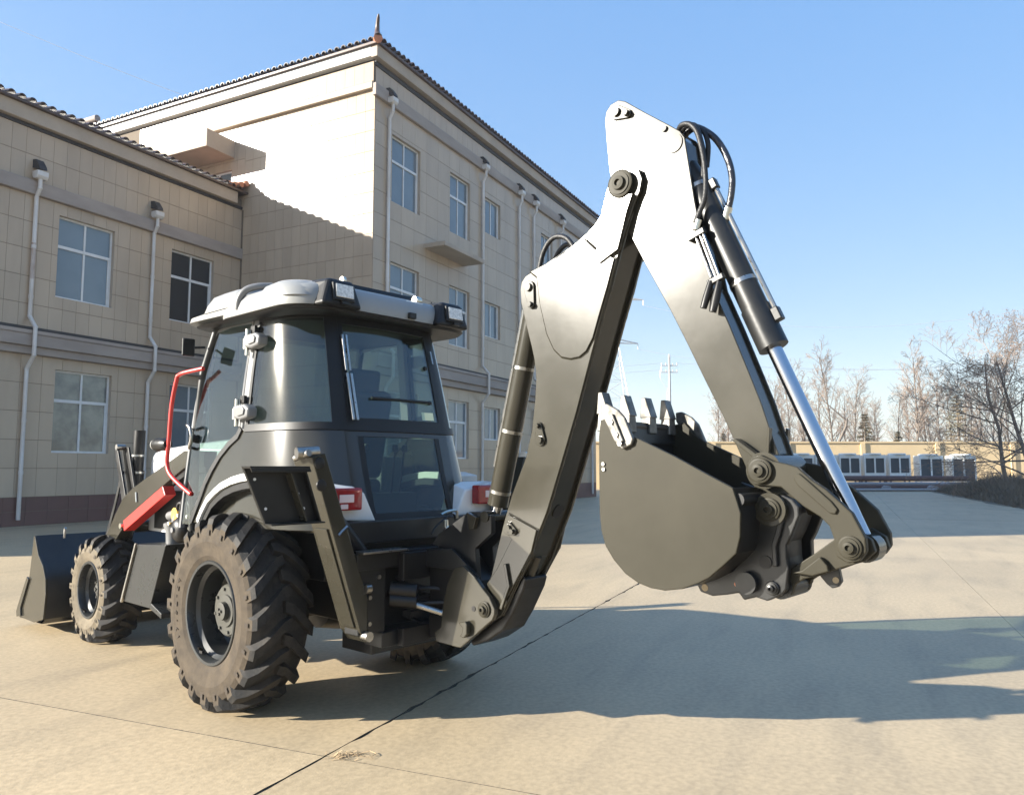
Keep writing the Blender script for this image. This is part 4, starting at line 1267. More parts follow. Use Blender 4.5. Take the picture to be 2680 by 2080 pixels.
# side of the cab ahead of the corner: door pillar, door and lower side panel
def side_poly(pts, name, m, parent, out_, thick, sg=-1, bev=0):
    """flat piece following the cab side; pts in (x,z)"""
    b = MB()
    a = [(p[0], sg * (lerp_tab(W_T, p[1]) + out_), p[1]) for p in pts]
    c = [(p[0], sg * (lerp_tab(W_T, p[1]) + out_ - thick), p[1]) for p in pts]
    n = len(pts)
    b.add(a + c, [tuple(range(n)), tuple(range(2 * n - 1, n - 1, -1))] + [(i, n + i, n + (i + 1) % n, (i + 1) % n) for i in range(n)])
    return b.build(name, m, parent, bev=bev)
def strip_poly(path, w_):
    """closed outline round a polyline"""
    P_ = [Vector(p) for p in path]
    l, r = [], []
    for i, p in enumerate(P_):
        d_ = (P_[min(i + 1, len(P_) - 1)] - P_[max(i - 1, 0)]).normalized()
        n2 = Vector((-d_.y, d_.x))
        l.append(tuple(p + n2 * w_ / 2)); r.append(tuple(p - n2 * w_ / 2))
    return l + r[::-1]
ARC = [(-.215, 1.885), (-.25, 1.83), (-.355, 1.775), (-.469, 1.69), (-.559, 1.588), (-.627, 1.490), (-.668, 1.40), (-.72, 1.30), (-.78, 1.20)]
FRONT = [(-.79, 2.665), (-.865, 2.537), (-.93, 2.351), (-.962, 2.085), (-.972, 1.768), (-.965, 1.479), (-.955, 1.15)]
for sg in (-1, 1):
    lower = [p for p in ARC]
    # lower side panel between the arch and the corner
    side_poly([(S0 + .005, 1.86)] + [(p[0] + .02, p[1]) for p in ARC] + [(-.60, 1.20), (S0 + .005, 1.20)], 'side_panel', 'body', cab, 0, .03, sg)
    side_poly(strip_poly(ARC, .045), 'arch_seal', 'plastic', cab, .012, .05, sg)
    side_poly([(S0 + .002, 1.87), (S0 + .002, 2.30), (S0 + .002, 2.74), (S0 - .075, 2.74), (S0 - .085, 2.30), (S0 - .095, 1.87)], 'door_pillar', 'greyplastic', cab, 0, .06, sg)
    up = [(-.255, 1.89), (-.250, 2.30), (-.245, 2.675), (-.55, 2.685), (-.79, 2.665)]
    door_out = up + FRONT[1:] + [(p[0], p[1]) for p in ARC[::-1]][:-1]
    up_glass = [(-.27, 1.90), (-.266, 2.30), (-.262, 2.66), (-.55, 2.67), (-.775, 2.65), (-.85, 2.53), (-.915, 2.35), (-.945, 2.085), (-.955, 1.90)]
    lo_glass = [(-.955, 1.90), (-.955, 1.768), (-.950, 1.479), (-.940, 1.18), (-.80, 1.18), (-.69, 1.38), (-.645, 1.475), (-.575, 1.575), (-.485, 1.68), (-.37, 1.765), (-.275, 1.83), (-.27, 1.90)]
    dr = side_poly(strip_poly(FRONT, .03), 'door', 'greyplastic', cab, .006, .03, sg)
    side_poly(up_glass, 'door_window', 'glass', dr, 0, .006, sg)
    side_poly(lo_glass, 'door_window', 'glass', dr, 0, .006, sg)
    side_poly(strip_poly([(-.25, 1.90), (-.248, 2.30), (-.250, 2.672), (-.55, 2.682), (-.79, 2.662)], .022), 'door_frame', 'greyplastic', dr, .004, .02, sg)
    # door handle
    MB().tube(smooth_path([(-.955, sg * .80, 1.90), (-.935, sg * .845, 1.93), (-.88, sg * .85, 1.91), (-.86, sg * .845, 1.83), (-.90, sg * .84, 1.76), (-.945, sg * .80, 1.76)]), .012, 8).build('door_handle', 'steel', dr, smooth=50)
    MB().lathe([(.001, sg * .83), (.03, sg * .83), (.034, sg * .80)], (-.905, 0, 1.83), 'y', 16).build('door_lock', 'black', dr, smooth=40)
    # front corner pillar and windscreen side
    MB().tube([(-.955, sg * .76, 1.12), (-.965, sg * .76, 1.8), (-.93, sg * .73, 2.35), (-.80, sg * .69, 2.70)], .035, 8).build('front_pillar', 'dark', cab, smooth=50)
    # chunky door hinges
    for hz_, x0 in ((2.51, -.145), (1.998, -.165)):
        y = sg * (lerp_tab(W_T, hz_))
        hb = MB().prism([(x0 - .06, hz_ + .045), (x0 + .10, hz_ + .05), (x0 + .16, hz_ + .02), (x0 + .15, hz_ - .045), (x0 + .05, hz_ - .06), (x0 - .05, hz_ - .045)], y + sg * .005, y + sg * .085)
        hi = hb.build('door_hinge', 'greyplastic', cab, bev=.018, seg=3)
        MB().prism([(x0 + .02, hz_ + .025), (x0 + .09, hz_ + .03), (x0 + .12, hz_ + .01), (x0 + .11, hz_ - .025), (x0 + .03, hz_ - .035)], y + sg * .086, y + sg * .096).build('hinge_cap', 'greyplastic', hi, bev=.006)
        MB().tube([(x0 - .085, y + sg * .045, hz_ + .025), (x0 - .085, y + sg * .045, hz_ - .05)], .022, 10).tube([(x0 - .06, y + sg * .05, hz_ + .095), (x0 - .06, y + sg * .05, hz_ - .10)], .014, 8).box(x0 - .13, x0 - .04, min(y, y + sg * .04), max(y, y + sg * .04), hz_ - .035, hz_ + .03).build('hinge_pin', 'fitting', hi, bev=.003)
        MB().box(x0 - .06, x0 + .0, min(y, y + sg * .03), max(y, y + sg * .03), hz_ + .06, hz_ + .12).build('hinge_knob', 'black', hi, bev=.008)
# windscreen
ws = MB().add([(-.965, -.74, 1.75), (-.965, .74, 1.75), (-.80, .67, 2.68), (-.80, -.67, 2.68), (-.955, -.74, 1.75), (-.955, .74, 1.75), (-.79, .67, 2.68), (-.79, -.67, 2.68)],
              [(0, 1, 2, 3), (7, 6, 5, 4), (0, 4, 5, 1), (1, 5, 6, 2), (2, 6, 7, 3), (3, 7, 4, 0)])
ws.build('windscreen', 'glass', cab)
MB().box(-.97, -.80, -.30, .22, 1.16, 1.72).build('dash_panel', 'dark', cab, bev=.03)
MB().add([(-.965, -.74, 1.18), (-.965, .74, 1.18), (-.967, .74, 1.74), (-.967, -.74, 1.74), (-.957, -.74, 1.18), (-.957, .74, 1.18), (-.959, .74, 1.74), (-.959, -.74, 1.74)], [(0, 1, 2, 3), (7, 6, 5, 4), (0, 4, 5, 1), (1, 5, 6, 2), (2, 6, 7, 3), (3, 7, 4, 0)]).build('lower_windscreen', 'glass', cab)

# ------------------------------------------------------------------ roof
def roof_ring(z, sx_f, sx_r, w_, n=44, r_c=.28, droop=0.0):
    """rounded rectangle in plan, front at sx_f (negative), rear at sx_r"""
    pts = []
    def corner(cx, cy, a0):
        for k in range(n // 4):
            a = a0 + math.pi / 2 * k / (n // 4 - 1)
            pts.append(Vector((cx + r_c * math.cos(a), cy + r_c * math.sin(a), z)))
    corner(sx_r - r_c, w_ - r_c, 0); corner(sx_f + r_c, w_ - r_c, math.pi / 2); corner(sx_f + r_c, -w_ + r_c, math.pi); corner(sx_r - r_c, -w_ + r_c, -math.pi / 2)
    for p in pts:
        if p.x < -.35:
            p.z -= droop * ((-.35 - p.x) / .85) ** 1.6
    return pts
def visor_ring(z, xf, w_):
    return roof_ring(z, xf, .30, w_, r_c=.20, droop=.035)
roof = MB().rings([roof_ring(2.690, -.62, .50, .79), roof_ring(2.702, -.66, .545, .832), roof_ring(2.745, -.66, .548, .838), roof_ring(2.80, -.63, .535, .825, r_c=.26), roof_ring(2.845, -.60, .51, .795, r_c=.25),
                   roof_ring(2.872, -.56, .47, .74, r_c=.22), roof_ring(2.888, -.50, .40, .64, r_c=.2), roof_ring(2.892, -.4, .3, .5, r_c=.2)]).build('cab_roof', 'roofgrey', bh, smooth=34)
# front visor, lower and thinner, and the two moulded bulges of the roof edge
MB().rings([roof_ring(2.715, -1.12, .0, .78, droop=-.03), roof_ring(2.730, -1.22, .0, .825, droop=-.02), roof_ring(2.775, -1.20, .0, .825, droop=.0), roof_ring(2.805, -1.10, .0, .79, droop=.02), roof_ring(2.83, -.95, .0, .72, droop=.02)]).build('roof_visor', 'roofgrey', roof, smooth=34)
MB().rings([roof_ring(2.78, -.86, -.22, .832, r_c=.14), roof_ring(2.84, -.83, -.23, .822, r_c=.14), roof_ring(2.90, -.79, -.25, .795, r_c=.14), roof_ring(2.928, -.74, -.27, .75, r_c=.14), roof_ring(2.938, -.66, -.32, .66, r_c=.12)]).build('roof_panel', 'roofgrey', roof, smooth=34)
MB().rings([roof_ring(2.76, -.14, .515, .838, r_c=.20), roof_ring(2.81, -.11, .495, .830, r_c=.20), roof_ring(2.865, -.07, .44, .805, r_c=.20), roof_ring(2.895, -.02, .38, .755, r_c=.19), roof_ring(2.905, .06, .30, .65, r_c=.16)]).build('roof_panel', 'roofgrey', roof, smooth=34)
MB().rings([roof_ring(2.905, -.60, .33, .52, r_c=.15), roof_ring(2.948, -.57, .31, .49, r_c=.15), roof_ring(2.958, -.5, .25, .42, r_c=.15)]).build('roof_hatch', 'plastic', roof, smooth=34)
for sg in (-1, 1):
    MB().tube(smooth_path([(-.25, sg * .825, 2.745), (-.235, sg * .825, 2.82), (-.20, sg * .795, 2.885), (-.15, sg * .73, 2.915), (-.10, sg * .64, 2.925)]), .026, 10).build('roof_rib', 'greyplastic', roof, smooth=50)
# rear lamp pods
for sg, yc in ((-1, -.52), (1, .52)):
    pod = MB()
    y0, y1 = yc - .175, yc + .165
    t0, t1 = yc - .105, yc + .105
    vs_ = [(.615, y0, 2.690), (.615, y1, 2.690), (.585, t1, 2.885), (.585, t0, 2.885), (.25, y0, 2.690), (.25, y1, 2.690), (.20, t1 + .02, 2.905), (.20, t0 - .02, 2.905)]
    pod.add(vs_, [(0, 1, 2, 3), (7, 6, 5, 4), (0, 4, 5, 1), (1, 5, 6, 2), (2, 6, 7, 3), (3, 7, 4, 0)])
    pd = pod.build('lamp_pod', 'plastic', roof, bev=.03, seg=3)
    MB().obox((.606, yc, 2.792), (1, 0, .15), (0, 1, 0), (-.15, 0, 1), .012, .088, .064).build('lamp_bezel', 'black', pd, bev=.008)
    MB().obox((.618, yc, 2.796), (1, 0, .15), (0, 1, 0), (-.15, 0, 1), .010, .070, .046).build('lamp_lens', 'lens', pd, bev=.003)
    MB().box(.60, .64, yc - .03, yc + .03, 2.705, 2.725).build('lamp_bracket', 'black', pd)
MB().rings([roof_ring(2.672, -1.02, .545, .80, droop=-.02), roof_ring(2.692, -1.10, .555, .825, droop=-.02)]).build('roof_edge', 'plastic', roof, smooth=38)
# small things on the roof
MB().tube([(.40, -.38, 2.86), (.40, -.38, 2.925)], .014, 8).lathe([(.001, -.012), (.028, -.012), (.028, .012), (.001, .012)], (.40, -.38, 2.935), 'y', 14).build('roof_eye', 'fitting', roof, smooth=40)
MB().box(.44, .50, .13, .29, 2.82, 2.86).build('beacon_bracket', 'white', roof, bev=.006)
MB().lathe([(.001, -.03), (.032, -.028), (.036, 0), (.032, .028), (.001, .03)], (.45, .27, 2.885), 'y', 14).build('beacon_socket', 'fitting', roof, smooth=40)
MB().box(.535, .575, .10, .165, 2.71, 2.755).build('camera_housing', 'black', roof, bev=.006)
MB().tube([(.44, .43, 2.86), (.44, .43, 2.90)], .006, 6).build('antenna_stub', 'black', roof)

# rear wiper and window struts
for yq, dx in ((-.415, 0), (-.385, 0)):
    a = cab_pt(yq / .46, 2.53, .03); b = cab_pt(yq / .46, 2.27, .03); c = cab_pt(yq / .46 + .02, 1.90, .04)
    MB().obox((a + b) / 2, (b - a), (0, 1, 0), (1, 0, .25), (b - a).length / 2, .008, .006).build('window_strut', 'steel', cab, bev=.002)
    MB().obox((b + c) / 2 + Vector((0, .005, 0)), (c - b), (0, 1, 0), (1, 0, .25), (c - b).length / 2 - .02, .010, .006).build('window_strut', 'sticker' if dx else 'steel', cab, bev=.002)
for yq in (.43,):
    a = cab_pt(.93, 2.50, .025); b = cab_pt(.93, 2.40, .025)
    MB().obox((a + b) / 2, (b - a), (0, 1, 0), (1, 0, .25), (b - a).length / 2, .007, .005).build('window_strut', 'steel', cab)
p = cab_pt(.62, 1.985, .006)
MB().obox(p, (.1, 1, 0), (-.24, 0, 1), (1, 0, .24), .052, .030, .001).build('sticker', 'sticker', cab)
for u_, z_ in ((-.85, 2.42), (.74, 2.36), (.70, 2.09), (-.83, 2.09)):
    p = cab_pt(u_, z_, .01)
    MB().lathe([(.001, .018), (.014, .016), (.018, 0)], p, 'x', 12).build('window_catch', 'black', cab, smooth=40)
p0 = cab_pt(-.50, 2.09, .02); p1 = cab_pt(.70, 2.09, .02)
MB().tube([p0, p1], .010, 8).build('window_bar', 'black', cab, smooth=50)

# ------------------------------------------------------------------ inside the cab
seat = MB().box(-.38, .10, -.25, .25, 1.40, 1.52).build('seat', 'seat', bh, bev=.05, seg=3)
MB().obox((.12, 0, 1.86), (.22, 0, 1), (0, 1, 0), (1, 0, -.22), .34, .23, .07).build('seat_back', 'seat', seat, bev=.05, seg=3)
MB().box(-.30, .05, -.20, .20, 1.16, 1.40).build('seat_base', 'black', seat)
MB().obox((.16, 0, 2.26), (.15, 0, 1), (0, 1, 0), (1, 0, -.15), .09, .13, .05).build('headrest', 'seat', seat, bev=.03, seg=3)
col_ = MB().tube([(-.88, -.05, 1.2), (-.70, -.05, 1.85)], .04, 10).build('steering_column', 'black', bh, smooth=40)
stw = MB()
c0, ax0 = Vector((-.69, -.05, 1.88)), Vector((-.35, 0, 1)).normalized()
ux, uy = Vector((0, 1, 0)), ax0.cross(Vector((0, 1, 0)))
stw.tube([c0 + (ux * math.cos(a) + uy * math.sin(a)) * .19 for a in rng_(0, 2 * math.pi, 24)], .014, 8)
for a in (0, 2.1, 4.2):
    stw.tube([c0, c0 + (ux * math.cos(a) + uy * math.sin(a)) * .19], .011, 6)
stw.build('steering_wheel', 'black', col_, smooth=50)
lv = MB()
for y in (-.20, -.12, .12, .2):
    lv.tube([(.34, y, 1.30), (.38, y * 1.1, 1.72)], .008, 6)
    lv.lathe([(.001, -.03), (.022, -.02), (.026, 0), (.02, .03), (.001, .036)], (.385, y * 1.1, 1.745), 'z', 10)
lv.box(.28, .44, -.30, .30, 1.16, 1.42)
lv.build('control_lever', 'black', bh, smooth=45)
MB().box(-.50, -.10, .42, .62, 1.2, 1.70).build('side_console', 'cabin', bh, bev=.03)

# ------------------------------------------------------------------ fenders and tail lamps
def fender(sg):
    FP = [(-.53, 1.20), (-.48, 1.27), (-.40, 1.355), (-.30, 1.412), (-.215, 1.450), (-.08, 1.487), (.045, 1.508), (.17, 1.520), (.33, 1.515), (.46, 1.49)]
    rgs, lin = [], []
    for i, p in enumerate(FP):
        a_, c_ = Vector(FP[max(i - 1, 0)]), Vector(FP[min(i + 1, len(FP) - 1)])
        d_ = (c_ - a_).normalized()
        n2 = Vector((-d_.y, d_.x))
        p = Vector(p)
        q = p + n2 * .055
        y0, y1 = sg * .935, sg * .62
        rgs.append([Vector((p.x, y0, p.y)), Vector((q.x, y0 - sg * .012, q.y)), Vector((q.x, y1, q.y)), Vector((p.x, y1, p.y))])
        k = p - n2 * .05
        k2 = p - n2 * .003
        lin.append([Vector((k.x, sg * .915, k.y)), Vector((k2.x, sg * .915, k2.y)), Vector((k2.x, sg * .60, k2.y)), Vector((k.x, sg * .60, k.y))])
    f = MB().rings(rgs).build('fender', 'white', bh, bev=.006)
    MB().rings(lin).build('fender_liner', 'plastic', f)
    # tail lamp housing
    def yy(v): return sg * v
    hp = MB()
    vs_ = [(.62, yy(.86), 1.50), (.62, yy(.46), 1.50), (.80, yy(.46), 1.44), (.80, yy(.80), 1.50), (.62, yy(.86), 1.27), (.62, yy(.36), 1.25), (.80, yy(.36), 1.25), (.80, yy(.82), 1.28)]
    hp.add(vs_, [(0, 1, 2, 3), (7, 6, 5, 4), (0, 4, 5, 1), (1, 5, 6, 2), (2, 6, 7, 3), (3, 7, 4, 0)])
    hp.build('lamp_housing', 'white', f, bev=.012)
    lp_ = MB().box(.795, .875, min(yy(.53), yy(.77)), max(yy(.53), yy(.77)), 1.335, 1.475).build('tail_lamp', 'redlens', f, bev=.014, seg=3)
    MB().box(.872, .879, min(yy(.60), yy(.71)), max(yy(.60), yy(.71)), 1.385, 1.435).build('reverse_lens', 'clearlens', f, bev=.003)
    MB().box(.872, .880, min(yy(.645), yy(.70)), max(yy(.645), yy(.70)), 1.345, 1.375).build('lamp_reflector', 'clearlens', f, bev=.003)
    return f
fender(-1)
fender(1)
# lower skirt under the rear window, tan plate, hose
sk = MB().prism_x([(-.70, 1.265), (.70, 1.265), (.70, 1.12), (-.70, 1.12)], .86, .90).box(.70, .86, -.70, .70, 1.13, 1.25)
sk.build('rear_skirt', 'dark', bh, bev=.01)
MB().prism([(.78, 1.285), (.95, 1.245), (.96, 1.135), (.84, 1.13)], -.72, -.735).build('side_bracket', 'sidewall', bh, bev=.003)
MB().tube(smooth_path([(1.0, -.05, 1.16), (.98, .0, 1.20), (.94, .16, 1.27), (.93, .22, 1.275), (.93, .235, 1.24)]), .007, 6).build('cable', 'black', bh, smooth=60)
MB().tube(smooth_path([(.93, .10, 1.28), (.935, .16, 1.30), (.935, .24, 1.30), (.93, .25, 1.25)]), .011, 6).build('grab_wire', 'fitting', bh, smooth=60)
MB().tube([(1.0, -.80, 1.20), (1.0, -.78, 1.22), (1.0, -.74, 1.25)], .010, 6).build('chain_link', 'steel', bh, smooth=60)
# chassis
MB().box(-3.1, .62, -.34, .34, .55, .85).box(-1.0, .5, -.55, .55, .85, 1.12).build('chassis', 'black', bh, bev=.01)

# ------------------------------------------------------------------ front: hood, loader arms, bucket
hd = MB()
def hood_ring(x, z1, w_, z0=1.02):
    return [Vector((x, -w_, z0)), Vector((x, -w_, z1 - .05)), Vector((x, -w_ + .015, z1 - .015)), Vector((x, -w_ + .05, z1)), Vector((x, w_ - .05, z1)), Vector((x, w_ - .015, z1 - .015)), Vector((x, w_, z1 - .05)), Vector((x, w_, z0))]
hd.rings([hood_ring(-1.0, 1.845, .43), hood_ring(-1.6, 1.825, .43), hood_ring(-2.3, 1.785, .42), hood_ring(-2.55, 1.755, .41), hood_ring(-2.62, 1.70, .39)])
hood = hd.build('hood', 'white', bh, smooth=30)
MB().box(-2.64, -2.60, -.34, .34, 1.05, 1.62).build('grille', 'black', hood)
MB().box(-2.4, -1.2, -.435, -.425, 1.05, 1.40).build('hood_panel', 'plastic', hood)
def loader_arm(sg):
    ya, yb = sg * .66, sg * .55
    top = [(-1.02, 1.735), (-1.37, 1.745), (-1.75, 1.62), (-2.10, 1.51), (-2.375, 1.415), (-2.56, 1.33), (-2.72, 1.18), (-2.95, .93), (-3.22, .62), (-3.42, .36), (-3.50, .28), (-3.42, .22), (-3.30, .26), (-3.05, .58), (-2.78, .86), (-2.58, 1.02), (-2.44, 1.13), (-2.22, 1.25), (-1.68, 1.475), (-1.36, 1.60), (-1.02, 1.61)]
    a = MB().prism(top, ya, yb).build('loader_arm', 'olive', bh, bev=.006)
    MB().prism([(-1.02, 1.62), (-1.36, 1.61), (-1.62, 1.51), (-1.60, 1.46), (-1.34, 1.55), (-1.02, 1.57)], ya - sg * .02, yb).build('arm_cylinder', 'black', a, bev=.004)
    # red safety strut
    MB().prism([(-2.30, 1.135), (-1.53, 1.455), (-1.475, 1.38), (-2.27, 1.045)], sg * .66, sg * .755).build('safety_strut', 'red', a, bev=.006)
    MB().tube([(-2.32, sg * .64, 1.09), (-2.32, sg * .77, 1.09)], .025, 12).build('pin', 'fitting', a, smooth=40)
    # tilt lever plates and rams
    MB().prism([(-2.86, 1.80), (-2.80, 1.79), (-2.47, 1.17), (-2.52, 1.13), (-2.60, 1.20)], sg * .64, sg * .62).build('tilt_lever', 'black', a, bev=.004)
    MB().prism([(-2.86, 1.80), (-2.70, 1.80), (-2.47, 1.30), (-2.47, 1.17), (-2.52, 1.13), (-2.60, 1.20)], sg * .58, sg * .56).build('tilt_lever', 'black', a, bev=.004)
    MB().tube([(-2.80, sg * .57, 1.80), (-2.80, sg * .65, 1.80)], .028, 12).build('pin', 'steel', a, smooth=40)
    MB().prism([(-2.78, 1.58), (-2.74, 1.57), (-2.90, 1.22), (-3.12, .80), (-3.16, .84), (-2.95, 1.22)], sg * .60, sg * .585).build('tilt_link', 'black', a, bev=.004)
    MB().tube([(-2.62, sg * .50, 1.18), (-2.80, sg * .50, .85)], .02, 10).build('ram_rod', 'chrome', a, smooth=40)
    MB().tube([(-2.30, sg * .61, 1.36), (-2.26, sg * .668, 1.38), (-2.24, sg * .668, 1.30)], .010, 8).build('grab_hook', 'fitting', a, smooth=40)
loader_arm(-1)
loader_arm(1)
MB().tube([(-2.75, -.60, 1.05), (-2.75, .60, 1.05)], .06, 12).build('arm_crossbar', 'olive', bh, smooth=40)
# air intake / exhaust stack
ex = MB().tube([(-2.66, -.50, 1.55), (-2.64, -.50, 1.96)], .050, 18).tube([(-2.70, -.50, 1.15), (-2.69, -.50, 1.30), (-2.67, -.50, 1.42), (-2.66, -.50, 1.58)], [.06, .095, .062, .060], 18)
exo = ex.build('exhaust_stack', 'black', bh, smooth=45)
for z in (1.56, 1.72):
    MB().tube([(-2.66, -.50, z - .010), (-2.66, -.50, z + .010)], .063, 18).build('clamp_band', 'steel', exo, smooth=40)
# loader bucket
LB = [(-3.86, .93), (-3.83, .925), (-3.70, .75), (-3.55, .655), (-3.46, .54), (-3.435, .40), (-3.47, .16), (-3.72, .10), (-4.18, .10), (-4.19, .16), (-3.94, .50), (-3.915, .60)]
lbw = .99
ls_o = [(-3.86, .93), (-3.70, .75), (-3.55, .655), (-3.46, .54), (-3.435, .40), (-3.47, .16), (-3.55, .105), (-4.22, .085)]
ls_i = [(-3.89, .92), (-3.72, .735), (-3.57, .64), (-3.485, .53), (-3.46, .40), (-3.492, .17), (-3.56, .13), (-4.22, .105)]
m_ = len(ls_o)
bb = MB()
vs_ = [(p[0], -lbw + .02, p[1]) for p in ls_o] + [(p[0], lbw - .02, p[1]) for p in ls_o] + [(p[0], -lbw + .02, p[1]) for p in ls_i] + [(p[0], lbw - .02, p[1]) for p in ls_i]
fs = []
for i in range(m_ - 1):
    fs += [(i, i + 1, m_ + i + 1, m_ + i), (2 * m_ + i, 3 * m_ + i, 3 * m_ + i + 1, 2 * m_ + i + 1)]
fs += [(0, m_, 3 * m_, 2 * m_), (m_ - 1, 3 * m_ - 1, 4 * m_ - 1, 2 * m_ - 1)]
bb.add(vs_, fs)
lbk = bb.build('loader_bucket', 'dark', bh, smooth=30)
for sg in (-1, 1):
    MB().prism(LB, sg * (lbw - .02), sg * lbw).build('bucket_side', 'olive', lbk, bev=.003)
    MB().prism([(-4.22, .15), (-4.19, .20), (-3.95, .52), (-3.90, .50), (-4.10, .20), (-4.08, .12), (-4.20, .10)], sg * lbw, sg * (lbw + .018)).build('side_cutter', 'olive', lbk, bev=.003)
MB().tube([(-3.74, -.75, .90), (-3.735, -.75, .99), (-3.72, -.75, 1.0)], .012, 8).box(-3.60, -3.45, -.62, -.58, .35, .62).build('level_rod', 'steel', lbk)

# red handrail with work lamp
rail = smooth_path([(-.84, -.84, 1.405), (-1.00, -.86, 1.48), (-1.14, -.87, 1.555), (-1.20, -.87, 1.63), (-1.20, -.87, 1.72), (-1.185, -.87, 1.82), (-1.16, -.87, 2.10), (-1.10, -.865, 2.30), (-1.075, -.86, 2.33), (-1.0, -.85, 2.345), (-.80, -.80, 2.365)], 5)
hr = MB().tube(rail, .0165, 10).build('handrail', 'red', bh, smooth=50)
MB().lathe([(.001, -.21), (.048, -.21), (.056, -.17), (.050, -.10), (.052, -.04), (.036, 0), (.001, 0)], (-1.20, -.87, 1.79), 'x', 16).build('work_lamp', 'black', hr, smooth=45)
MB().lathe([(.001, -.225), (.046, -.222), (.048, -.21)], (-1.20, -.87, 1.79), 'x', 16).build('lamp_lens', 'lens', hr, smooth=45)
MB().box(-.90, -.88, -.93, -.83, 2.46, 2.60).build('mirror', 'black', hr, bev=.01)
MB().tube([(-.88, -.84, 2.53), (-.86, -.76, 2.54)], .010, 8).build('mirror_arm', 'black', hr)

# side tank and engine-side clutter
tk = MB().prism([(-1.90, .955), (-1.37, .985), (-1.62, .455), (-2.17, .455)], -.78, -.42).build('side_tank', 'rim', bh, bev=.006)
MB().prism([(-2.17, .455), (-1.92, .965), (-1.90, .965), (-2.15, .445)], -.78, -.80).build('edge_strip', 'steel', tk, bev=.002)
MB().prism([(-1.37, .98), (-1.05, .95), (-1.08, .40), (-1.62, .45)], -.60, -.42).build('step_well', 'black', bh, bev=.006)
MB().prism([(-1.62, .455), (-1.40, .40), (-1.40, .44), (-1.60, .50)], -.78, -.50).build('step', 'rim', bh, bev=.004)
MB().box(-1.10, -.76, -.70, -.42, .45, 1.12).build('battery_box', 'rim', bh, bev=.01)
f_ = MB().lathe([(.001, -.80), (.050, -.80), (.085, -.78), (.105, -.75), (.105, -.60), (.09, -.58), (.001, -.58)], (-1.20, 0, 1.115), 'y', 22).build('air_filter', 'black', bh, smooth=40)
MB().lathe([(.001, -.815), (.022, -.815), (.022, -.79)], (-1.20, 0, 1.115), 'y', 14).build('filter_cap', 'greyplastic', f_, smooth=40)
MB().lathe([(.06, -.10), (.065, .0), (.085, .05), (.085, .07), (.04, .09), (.001, .09)], (-1.58, -.62, 1.07), 'z', 18).build('oil_filter', 'greyplastic', bh, smooth=40)
MB().tube([(-1.42, -.66, 1.17), (-1.38, -.66, 1.25)], [.055, .048], 14).tube([(-1.62, -.64, 1.20), (-1.40, -.64, 1.24)], .040, 12).build('filler_pipe', 'greyplastic', bh, smooth=40)
MB().lathe([(.001, -.71), (.055, -.71), (.055, -.64), (.001, -.64)], (-1.395, 0, 1.225), 'y', 14).build('filler_cap', 'yellow', bh, smooth=40)
cl = MB()
r2 = random.Random(9)
for k in range(7):
    x = -1.34 + .055 * k
    cl.tube(smooth_path([(x, -.66, 1.08), (x - .02, -.70, 1.22 + r2.uniform(0, .12)), (x + .06, -.70, 1.26 + r2.uniform(0, .14)), (x + .12, -.68, 1.15), (x + .12, -.60, 1.05)]), .013, 8)
cl.build('engine_hose', 'hose', bh, smooth=60)
for k in range(8):
    x, z = -1.50 + r2.uniform(0, .55), 1.10 + r2.uniform(0, .16)
    MB().lathe([(.001, -.74), (.018, -.735), (.020, -.69), (.001, -.685)], (x, 0, z), 'y', 8).build('hose_fitting', 'fitting', bh, smooth=40)

# ================================================================== BACKGROUND
HAZE = .0007
M['bark'] = mat('grey_brown_bark', (.20, .165, .135), .9, col2=(.12, .10, .085), scale=6, stretch=(1, 1, .3))
M['twig'] = mat('pinkish_winter_twigs', (.27, .195, .145), .85, col2=(.20, .15, .115), scale=1.5)
M['darktwig'] = mat('dark_brown_twigs', (.14, .10, .08), .85, col2=(.20, .15, .12), scale=2)
M['dryleaf'] = mat('dry_russet_leaves', (.26, .165, .12), .8, col2=(.17, .105, .08), scale=3, island=.3)
M['needle'] = mat('winter_brown_green_needles', (.12, .11, .065), .85, col2=(.20, .145, .085), scale=1.2)
M['drygrass'] = mat('dry_grey_brown_scrub', (.19, .16, .115), .95, col2=(.12, .105, .08), scale=.8, island=.25)
M['galv'] = mat('galvanised_steel', (.55, .56, .57), .5, metal=.5)
M['polecon'] = mat('concrete_pole', (.42, .41, .40), .85)
M['cabinet'] = mat('white_cabinet_paint', (.82, .82, .78), .5, col2=(.76, .76, .72), scale=2)
M['louvre'] = mat('dark_coil_grille', (.045, .055, .062), .5, bump=.5, bscale=60)
M['rustpipe2'] = mat('maroon_primed_pipe', (.085, .045, .042), .6, col2=(.13, .07, .055), scale=3)
M['palepipe'] = mat('grey_steel_pipe', (.32, .31, .32), .45, metal=.3)
M['straw'] = mat('straw', (.42, .30, .17), .85, island=.2)

# ---- boundary wall
wl = MB().box(2, 70, 62.0, 62.3, 0, 3.62).build('boundary_wall', 'farrender')
tag(wl, 'long cream rendered boundary wall behind the row of white condenser cabinets', 'wall')
MB().box(2, 70, 61.92, 62.38, 3.62, 3.74).build('coping', 'farrender', wl)
for k in range(12):
    MB().box(4 + 6 * k, 4.35 + 6 * k, 61.9, 62.0, 0, 3.62).build('pier', 'farrender', wl)

